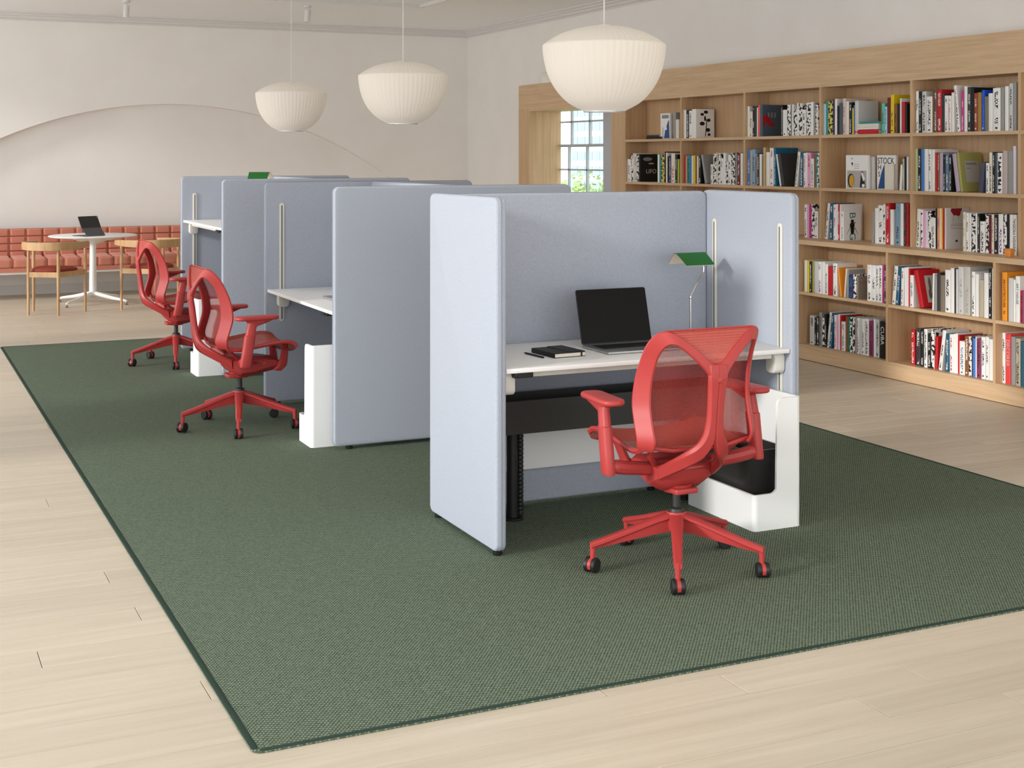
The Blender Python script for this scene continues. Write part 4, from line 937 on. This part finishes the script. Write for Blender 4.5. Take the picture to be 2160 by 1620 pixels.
# frame of the back: two stiles, V, spine, yoke
st = [((.243, -.128, .492), (.205, -.176, .496), .012), ((.254, -.137, .515), (.208, -.193, .515), .013), ((.257, -.138, .545), (.210, -.196, .545), .014), ((.258, -.120, .605), (.211, -.178, .605), .014), ((.257, -.106, .67), (.211, -.165, .670), .014),
      ((.252, -.120, .76), (.208, -.173, .757), .014), ((.245, -.152, .84), (.203, -.200, .832), .014), ((.239, -.180, .888), (.197, -.222, .866), .015), ((.226, -.208, .922), (.187, -.240, .886), .015),
      ((.203, -.229, .940), (.170, -.254, .892), .016), ((.170, -.243, .936), (.145, -.264, .881), .016), ((.118, -.259, .902), (.103, -.274, .846), .017), ((.066, -.271, .862), (.058, -.284, .802), .018), ((.026, -.278, .826), (.028, -.291, .764), .019), ((-.014, -.281, .812), (-.008, -.293, .744), .019)]
g = G()
for s in (1, -1):
    g.ribbon([((s * P[0], P[1], P[2]), (s * Q[0], Q[1], Q[2]), t) for P, Q, t in st], 6)
sp = [((.040, -.285, .815), (-.006, -.287, .815), .020), ((.041, -.287, .770), (-.006, -.288, .770), .023), ((.037, -.279, .72), (-.006, -.281, .72), .026), ((.034, -.270, .65), (-.006, -.272, .65), .028), ((.036, -.263, .595), (-.006, -.264, .585), .030),
      ((.046, -.257, .552), (-.003, -.256, .528), .030), ((.066, -.243, .518), (.026, -.236, .472), .029), ((.090, -.206, .487), (.064, -.196, .432), .028), ((.110, -.150, .452), (.092, -.138, .396), .027), ((.124, -.080, .414), (.112, -.070, .358), .026)]
for s in (1, -1):
    g.ribbon([((s * P[0], P[1], P[2]), (s * Q[0], Q[1], Q[2]), t) for P, Q, t in sp], 6)
obj('back_frame', g, M['red'], ch)
# suspension of the back
prof = spline([Vector((a, b, 0)) for a, b in mesh_profile()], 4)
g = G(); n = 12; v = []; f = []
for p in prof:
    hw = half_w(p.y) - .004
    for k in range(n + 1):
        u = -1 + 2 * k / n; v.append((u * hw, p.x - .018 * (1 - u * u) * (1 if p.y < .86 else .4), p.y))
for i in range(len(prof) - 1):
    for k in range(n): f.append((i * (n + 1) + k, i * (n + 1) + k + 1, (i + 1) * (n + 1) + k + 1, (i + 1) * (n + 1) + k))
g.add(v, f); obj('back_mesh', g, M['back_mesh'], ch)
# mesh folded over the top, down into the V
g = G(); rows = [(.206, -.226, .936), (.192, -.236, .941), (.168, -.247, .934), (.120, -.260, .902), (.068, -.272, .862), (.028, -.279, .828), (.004, -.281, .814)]
v = []; f = []
for w, y, z in rows:
    for k in range(9): v.append((w * (-1 + k / 4), y + .004, z))
for i in range(len(rows) - 1):
    for k in range(8): f.append((i * 9 + k, i * 9 + k + 1, (i + 1) * 9 + k + 1, (i + 1) * 9 + k))
g.add(v, f); obj('top_mesh', g, M['top_mesh'], ch)
g = G(); g.tube([(x, -.236, .941) for s_ in (1,) for x in [-.19 + .38 * k / 10 for k in range(11)]], .0035, 8); obj('top_edge', g, M['red'], ch)
# seat: side rails, front roll, suspension
sy = [(-.150, .512), (-.11, .494), (-.06, .488), (.03, .500), (.13, .514), (.20, .519), (.245, .512), (.272, .496), (.276, .478), (.262, .462), (.238, .462), (.21, .472)]
def seat_pt(u, y, z, hw=.232): return (u * hw, y, z - .022 * (1 - u * u) + (.004 if abs(u) > .9 else 0))
cur = spline([Vector((a, b, 0)) for a, b in sy], 4)
g = G(); v = []; f = []; n = 12
for p in cur:
    for k in range(n + 1): v.append(seat_pt(-1 + 2 * k / n, p.x, p.y))
for i in range(len(cur) - 1):
    for k in range(n): f.append((i * (n + 1) + k, i * (n + 1) + k + 1, (i + 1) * (n + 1) + k + 1, (i + 1) * (n + 1) + k))
g.add(v, f); obj('seat', g, M['seat_mesh'], ch)
g = G()
for s in (1, -1):
    g.ribbon([((s * .240, y, z + .002), (s * .226, y, z - .018), .016) for y, z in sy[:8]] , 4)
g.tube([(-.225, -.150, .505), (-.12, -.162, .488), (0, -.166, .484), (.12, -.162, .488), (.225, -.150, .505)], .008, 8)
for s in (1, -1): g.tube([(s * .19, -.13, .492), (s * .17, -.09, .455), (s * .13, -.05, .42)], .011, 8)
for s in (1, -1): g.ribbon([((s * .15, .205, .492), (s * .15, .245, .486), .03), ((s * .12, .212, .440), (s * .12, .254, .430), .03), ((s * .09, .205, .370), (s * .09, .256, .362), .03), ((s * .07, .18, .335), (s * .07, .236, .330), .03)], 4)
obj('seat_frame', g, M['red'], ch)
# tilt mechanism
g = G()
def blk(x, y0, y1, z0, z1, tx=1.0): return [(-x, y0, z0), (x, y0, z0), (x * tx, y0, z1), (-x * tx, y0, z1)], None
rings = []
for y, hw, zb, zt in ((-.10, .07, .365, .405), (-.07, .125, .335, .415), (-.02, .135, .305, .418), (.05, .115, .305, .415), (.12, .10, .318, .412), (.19, .085, .328, .40), (.24, .07, .340, .375)):
    rings.append([(-hw * .6, y, zb), (hw * .6, y, zb), (hw, y, zb + .03), (hw, y, zt - .012), (hw * .8, y, zt), (-hw * .8, y, zt), (-hw, y, zt - .012), (-hw, y, zb + .03)])
g.loft(rings)
g.lathe([(0, .292), (.05, .292), (.058, .300), (.062, .325), (0, .325)], 20)
g.slab(.10, .075, .02, .01, .004, 3, 2, X=T(0, -.045, .296))
obj('tilt_mechanism', g, M['red'], ch)
for s in (1, -1):
    g = G()
    g.tube(spline([Vector(p) for p in ((s * .09, -.01, .385), (s * .18, -.03, .402), (s * .26, -.05, .415), (s * .318, -.058, .428))], 4), [.026] * 12 + [.022], 10); obj('arm_bar', g, M['red'], ch)
g = G(); g.tube([(.125, .05, .385), (.19, .06, .40), (.235, .07, .402)], .006, 8); g.slab(.045, .022, .008, .006, .003, 3, 2, X=T(.25, .07, .399)); obj('adjust_lever', g, M['red'], ch)
# arms
for s in (1, -1):
    g = G()
    def ar(y, z, a, b, x=.33): return [(s * x + a / 2 * math.copysign(abs(math.cos(q)) ** .6, math.cos(q)), y + b / 2 * math.copysign(abs(math.sin(q)) ** .6, math.sin(q)), z) for q in [2 * PI * k / 16 for k in range(16)]]
    g.loft([ar(-.060, .398, .036, .056), ar(-.058, .405, .042, .062), ar(-.046, .48, .042, .062), ar(-.032, .572, .042, .062), ar(-.031, .576, .036, .054), ar(-.018, .635, .034, .052, .328), ar(-.008, .655, .034, .075, .325)])
    obj('arm_post', g, M['red'], ch)
    g = G()
    g.loft([ar(-.016, .622, .030, .045, .326), ar(.010, .640, .040, .105, .324), ar(.020, .653, .055, .15, .322), ar(.024, .660, .06, .175, .320)])
    X = T(s * .318, .010, .658) @ RZ(s * 4)
    g.slab(.092, .256, .022, .040, .009, 7, 4, X=X)
    obj('armrest', g, M['red'], ch)
# gas lift and base
g = G(); g.tube([(0, 0, .215), (0, 0, .30)], .0155, 16); g.lathe([(0, .212), (.03, .212), (.028, .226), (.018, .232), (0, .232)], 18); obj('gas_lift', g, M['black_metal'], ch)
base = G()
base.lathe([(0, .145), (.036, .145), (.040, .16), (.042, .2), (.036, .214), (0, .216)], 20)
def leg_rings():
    out = []
    for r_, hw, zt, zb in ((.03, .027, .210, .140), (.09, .024, .194, .132), (.18, .020, .163, .116), (.27, .0175, .134, .100), (.325, .016, .118, .092), (.340, .015, .113, .090)):
        out.append([(r_, -hw, zt - .006), (r_, -hw * .6, zt), (r_, hw * .6, zt), (r_, hw, zt - .006), (r_, hw, zt - .016), (r_, hw * .62, zt - .022), (r_, hw * .5, zb), (r_, -hw * .5, zb), (r_, -hw * .62, zt - .022), (r_, -hw, zt - .016)])
    return out
for k in range(5):
    X = RZ(72 * k); base.loft(leg_rings(), 0, X)
    base.tube([(.331, 0, .112), (.333, 0, .052)], [.0125, .0095], 10, 0, X)
b_o = obj('base', base, M['red'], ch, rz=R(-120.7))
cg = G()
for s in (1, -1): cg.lathe([(0, .003), (.012, .002), (.026, .004), (.0285, .008), (.0285, .018), (.025, .021), (0, .021)], 22, 0, RX(90) @ (T(0, 0, .0) if s > 0 else RX(180)) @ T(0, 0, .003))
hood = [(.0255 * math.cos(a), .0255 * math.sin(a)) for a in [R(-35 + 250 * k / 12) for k in range(13)]]
cg.prism([(x, z) for x, z in hood] + [(0, 0)], 'y', -.0075, .0075, 1)
cm_ = mk_mesh('caster', cg, [M['black'], M['red']], 35)
def casters(b, angs):
    for k in range(5):
        o = bpy.data.objects.new('caster', cm_); COL.objects.link(o); o.parent = b
        a = R(72 * k); o.location = (.336 * math.cos(a), .336 * math.sin(a), .0287); o.rotation_euler = (0, 0, angs[k])
casters(b_o, [R(v) for v in (10, 190, 95, 215, 150)])
def chair_copy(loc, rz, base_global, label):
    c = dup(CH0, loc, rz, label)
    for o in c.children:
        if o.name.startswith('base'): o.rotation_euler = (0, 0, R(base_global) - rz)
    return c
chair_copy((1.893, 7.85, RZ0), -PI / 2 + R(2), -104.5, 'red mesh task chair before the middle pod, side on')
chair_copy((2.043, 10.50, RZ0), -PI / 2 + R(1), -101.5, 'farthest red mesh task chair, before the raised desk')

# ------------------------------------------------------------------ pendant lamps
shp = [(0.0, .0), (.055, -.0005), (.095, -.005), (.145, -.017), (.192, -.033), (.238, -.058), (.268, -.079), (.2755, -.085), (.2765, -.094), (.275, -.115), (.270, -.150), (.260, -.195), (.245, -.236), (.222, -.278), (.192, -.316), (.160, -.345), (.128, -.364), (.1, -.378), (.092, -.383)]
sm = None
def pendant(x, y, zt, label):
    global sm
    t = thing('pendant_lamp', label, 'lamp', (x, y, zt), 0, 'white bubble pendant lamps')
    if sm is None:
        g = G(); cur = spline([Vector((a, b, 0)) for a, b in shp], 2)
        g.lathe([(p.x, p.y) for p in cur], 240, rib=(60, .010)); sm = mk_mesh('shade', g, [M['lamp_shade']], 60)
    obj('shade', sm, None, t)
    g = G(); g.lathe([(.088, -.381), (.093, -.381), (.093, -.386), (.088, -.386)], 40); obj('bottom_ring', g, M['alu'], t)
    g = G(); g.tube([(0, 0, -.004), (0, 0, H - zt)], .0028, 8); obj('cord', g, M['white_trim'], t)
    g = G(); g.lathe([(0, H - zt), (.06, H - zt), (.055, H - zt - .025), (0, H - zt - .027)], 24); obj('canopy', g, M['white_trim'], t)
    g = G(); g.lathe([(0, .006), (.03, .006), (.03, 0), (0, -.001)], 18); obj('cap', g, M['white_trim'], t)
pendant(2.952, 5.374, 2.168, 'white ribbed pendant lamp above the near pod, largest in view')
pendant(2.935, 7.927, 2.168, 'white ribbed pendant lamp above the middle pods')
pendant(2.91, 10.372, 2.164, 'white ribbed pendant lamp above the farthest pods')

# ------------------------------------------------------------------ ceiling spots
def spot(x, y, label):
    t = thing('ceiling_spot', label, 'spotlight', (x, y, H), 0, 'white ceiling spotlights')
    g = G(); g.lathe([(0, 0), (.04, 0), (.04, -.02), (.009, -.022), (.009, -.05)], 18); obj('mount', g, M['white_trim'], t)
    g = G(); g.lathe([(0, 0), (.03, 0), (.032, -.004), (.032, -.135), (.027, -.135), (.027, -.12), (0, -.12)], 24, X=T(0.004, 0, -.045) @ RY(4)); obj('spot_body', g, M['white_trim'], t)
spot(4.223, 14.40, 'white cylinder spotlight near the ceiling moulding')
spot(2.35, 14.75, 'white cylinder spotlight farther from the bookcase')

# ------------------------------------------------------------------ coral bench along the arch
CW = .1785
X0 = 0.945 - 4 * CW * 2
bench = thing('bench', 'long coral tufted bench under the arched niche', 'bench', (2.0, 16.1, 0))
BX2 = T(-2.0, -16.1, 0)
def pillow(g, x0, x1, a0, a1, face, bulge, plane):
    """one tuft: rounded pad; face 'y' -> lies in xz plane bulging to -y, 'z' -> in xy plane bulging up"""
    n = 8; v = []; f = []; e = .0018
    for i in range(n + 1):
        for k in range(n + 1):
            u, w = i / n, k / n; h = bulge * (max(0.0, 1 - (2 * u - 1) ** 8) * max(0.0, 1 - (2 * w - 1) ** 8)) ** .5
            x = x0 + e + (x1 - x0 - 2 * e) * u; a = a0 + e + (a1 - a0 - 2 * e) * w
            v.append((x, plane - h, a) if face == 'y' else (x, a, plane + h))
    for i in range(n):
        for k in range(n): f.append((i * (n + 1) + k, i * (n + 1) + k + 1, (i + 1) * (n + 1) + k + 1, (i + 1) * (n + 1) + k))
    g.add(v, f, 0, BX2)
for m_ in range(6):
    xa = X0 + m_ * 4 * CW; xb = xa + 4 * CW
    if xa > 4.4: break
    g = G(); g.box(xa + .002, xb - .002, 16.215, 16.40, .44, .765, X=BX2); bo = obj('back_cushion', g, M['coral_seam'], bench, smooth=0)
    g2 = G(); g2.box(xa + .002, xb - .002, 15.765, 16.23, .365, .452, X=BX2); so = obj('seat_cushion', g2, M['coral_seam'], bench, smooth=0)
    for c in range(4):
        x0 = xa + c * CW
        zs = [.46, .52, .604, .686, .772]
        for z0, z1 in zip(zs[:-1], zs[1:]):
            g = G(); pillow(g, x0, x0 + CW, z0, z1, 'y', .020, 16.214); obj('back_tuft', g, M['coral'], bo)
        g = G(); pillow(g, x0, x0 + CW, .362, .458, 'y', .016, 15.765); pillow(g, x0, x0 + CW, 15.760, 15.92, 'z', .016, .452); pillow(g, x0, x0 + CW, 15.92, 16.08, 'z', .022, .452); pillow(g, x0, x0 + CW, 16.08, 16.22, 'z', .022, .452); obj('seat_tuft', g, M['coral'], so)
xe = X0 + m_ * 4 * CW if xa > 4.4 else xb
g = G(); g.box(X0, xe, 15.76, 16.45, .315, .362, X=BX2); obj('seat_base', g, M['coral'], bench, smooth=0)
g = G(); g.box(X0, xe, 15.775, 16.45, .292, .314, X=BX2); obj('frame', g, M['white_metal'], bench, smooth=0)
for lx in (X0 + .1, -.1 + 3.6, xe - .12):
    g = G(); g.box(lx, lx + .05, 16.2, 16.42, 0, .292, X=BX2); obj('leg', g, M['white_metal'], bench, smooth=0)

# ------------------------------------------------------------------ round table
t = thing('round_table', 'white round pedestal table with a black tablet on it', 'table', (2.07, 15.2, 0))
g = G(); g.lathe([(0, .715), (.40, .715), (.452, .722), (.460, .729), (.460, .734), (.455, .737), (0, .737)], 64); obj('tabletop', g, M['white'], t)
g = G(); g.lathe([(0, .715), (.30, .714), (.2, .69), (.09, .66), (.04, .64), (0, .64)], 40); obj('top_support', g, M['white_metal'], t)
g = G(); g.tube([(0, 0, .09), (0, 0, .66)], [.040, .033], 28); obj('column', g, M['white_metal'], t)
for k in range(4):
    X = RZ(45 + 90 * k)
    g = G(); g.ribbon([((.0, .028, .11), (.0, -.028, .11), .05), ((.10, .024, .095), (.10, -.024, .095), .042), ((.25, .019, .068), (.25, -.019, .068), .034), ((.40, .015, .048), (.40, -.015, .048), .026), ((.435, .014, .034), (.435, -.014, .034), .024)], 4, X=X)
    lo_ = obj('leg', g, M['white_metal'], t)
    g = G(); g.lathe([(0, 0), (.016, 0), (.018, .005), (.008, .01), (.008, .03), (0, .03)], 12, X=X @ T(.432, 0, 0)); obj('glide', g, M['steel'], lo_)
t = thing('tablet', 'black tablet on a folded grey stand on the round table', 'tablet', (2.05, 15.02, .737), R(30))
g = G(); g.slab(.250, .185, .008, .008, .002, 4, 2, X=T(0, .015, .04) @ RX(62) @ T(0, .095, 0)); obj('tablet_body', g, M['grey_folio'], t)
g = G(); g.box(-.125, .125, -.03, .19, 0, .006); obj('keyboard_folio', g, M['grey_folio'], t, smooth=0)
g = G(); g.prism([(-.050, .006), (-.044, .006), (.062, .112), (.056, .112)], 'x', -.122, .118); obj('stand_flap', g, M['grey_folio2'], t, smooth=0)
g = G(); g.lathe([(0, 0), (.006, 0), (.006, .001), (0, .001)], 14, X=T(.108, .0870, .196) @ RX(62 + 180)); obj('camera_lens', g, M['alu'], t)

# ------------------------------------------------------------------ oak armchairs
def armchair(label, mir):
    s = mir
    t = thing('armchair', label, 'chair', (2.07 + s * (-.515), 14.40, 0), 0, 'oak armchairs at the round table')
    def P(x, y, z): return Vector((s * (x - 1.555), y - 14.40, z))
    feet = [(1.33, 14.325), (1.596, 14.157), (1.415, 14.70), (1.89, 14.431)]
    for x, y in feet:
        g = G(); g.tube([P(x, y, 0), P(x, y, .45), P(x, y, .685)], [.0125, .0165, .0145], 16); obj('leg', g, M['chair_oak'], t)
    path = [(1.452, 14.80), (1.385, 14.70), (1.318, 14.56), (1.288, 14.43), (1.305, 14.315), (1.365, 14.215), (1.462, 14.142), (1.585, 14.118), (1.70, 14.155), (1.80, 14.24), (1.868, 14.36), (1.905, 14.46), (1.93, 14.54)]
    g = G(); rings = []
    cur = spline([Vector((x, y, 0)) for x, y in path], 4); n = len(cur)
    for i, p in enumerate(cur):
        tg_ = (cur[min(i + 1, n - 1)] - cur[max(i - 1, 0)]).normalized(); nn = Vector((-tg_.y, tg_.x, 0)); u = abs(2 * i / (n - 1) - 1)
        hh = .040 * (1 - .45 * u ** 2); th = .011 + .004 * u; zc = .690
        rings.append([tuple(P(p.x + nn.x * a, p.y + nn.y * a, zc + b)) for a, b in ((-th, -hh), (0, -hh - .003), (th, -hh), (th * 1.1, 0), (th, hh), (0, hh + .003), (-th, hh), (-th * 1.1, 0))])
    g.loft(rings); obj('top_rail', g, M['chair_oak'], t)
    pr = [(0, 1), (0, 2), (1, 3), (2, 3)]
    g = G()
    for a, b in pr:
        pa, pb = P(*feet[a], .405), P(*feet[b], .405); d = (pb - pa); d.z = 0; L_ = d.length; ang = math.atan2(d.y, d.x)
        g.box(0, L_, -.009, .009, -.026, .026, X=Matrix.Translation(pa) @ Matrix.Rotation(ang, 4, 'Z'))
    obj('seat_rail', g, M['chair_oak'], t, smooth=0)
    g = G(); c = Vector((sum(f[0] for f in feet) / 4, sum(f[1] for f in feet) / 4, 0)); rings = []
    for sc_, z in ((.80, .425), (.93, .43), (.97, .442), (.93, .456), (.75, .470), (.4, .478), (.05, .48)):
        ring = []
        for k in range(28):
            a = 2 * PI * k / 28; ca, sa = math.cos(a), math.sin(a)
            # rounded quadrilateral through the four legs
            qx = math.copysign(abs(ca) ** .62, ca); qy = math.copysign(abs(sa) ** .62, sa); w = (qy + 1) / 2
            b0, b1 = Vector((1.33, 14.325, 0)), Vector((1.596, 14.157, 0)); f0, f1 = Vector((1.415, 14.70, 0)), Vector((1.89, 14.431, 0))
            q = (b0.lerp(b1, (qx + 1) / 2)).lerp(f0.lerp(f1, (qx + 1) / 2), w)
            q = c + (q - c) * sc_; ring.append(tuple(P(q.x, q.y, z)))
        rings.append(ring)
    g.loft(rings); obj('seat_cushion', g, M['russet'], t)
    return t
armchair('oak armchair with russet cushion, whole in view before the bench', 1)
armchair('oak armchair with russet cushion, partly hidden by the farthest red chair', -1)
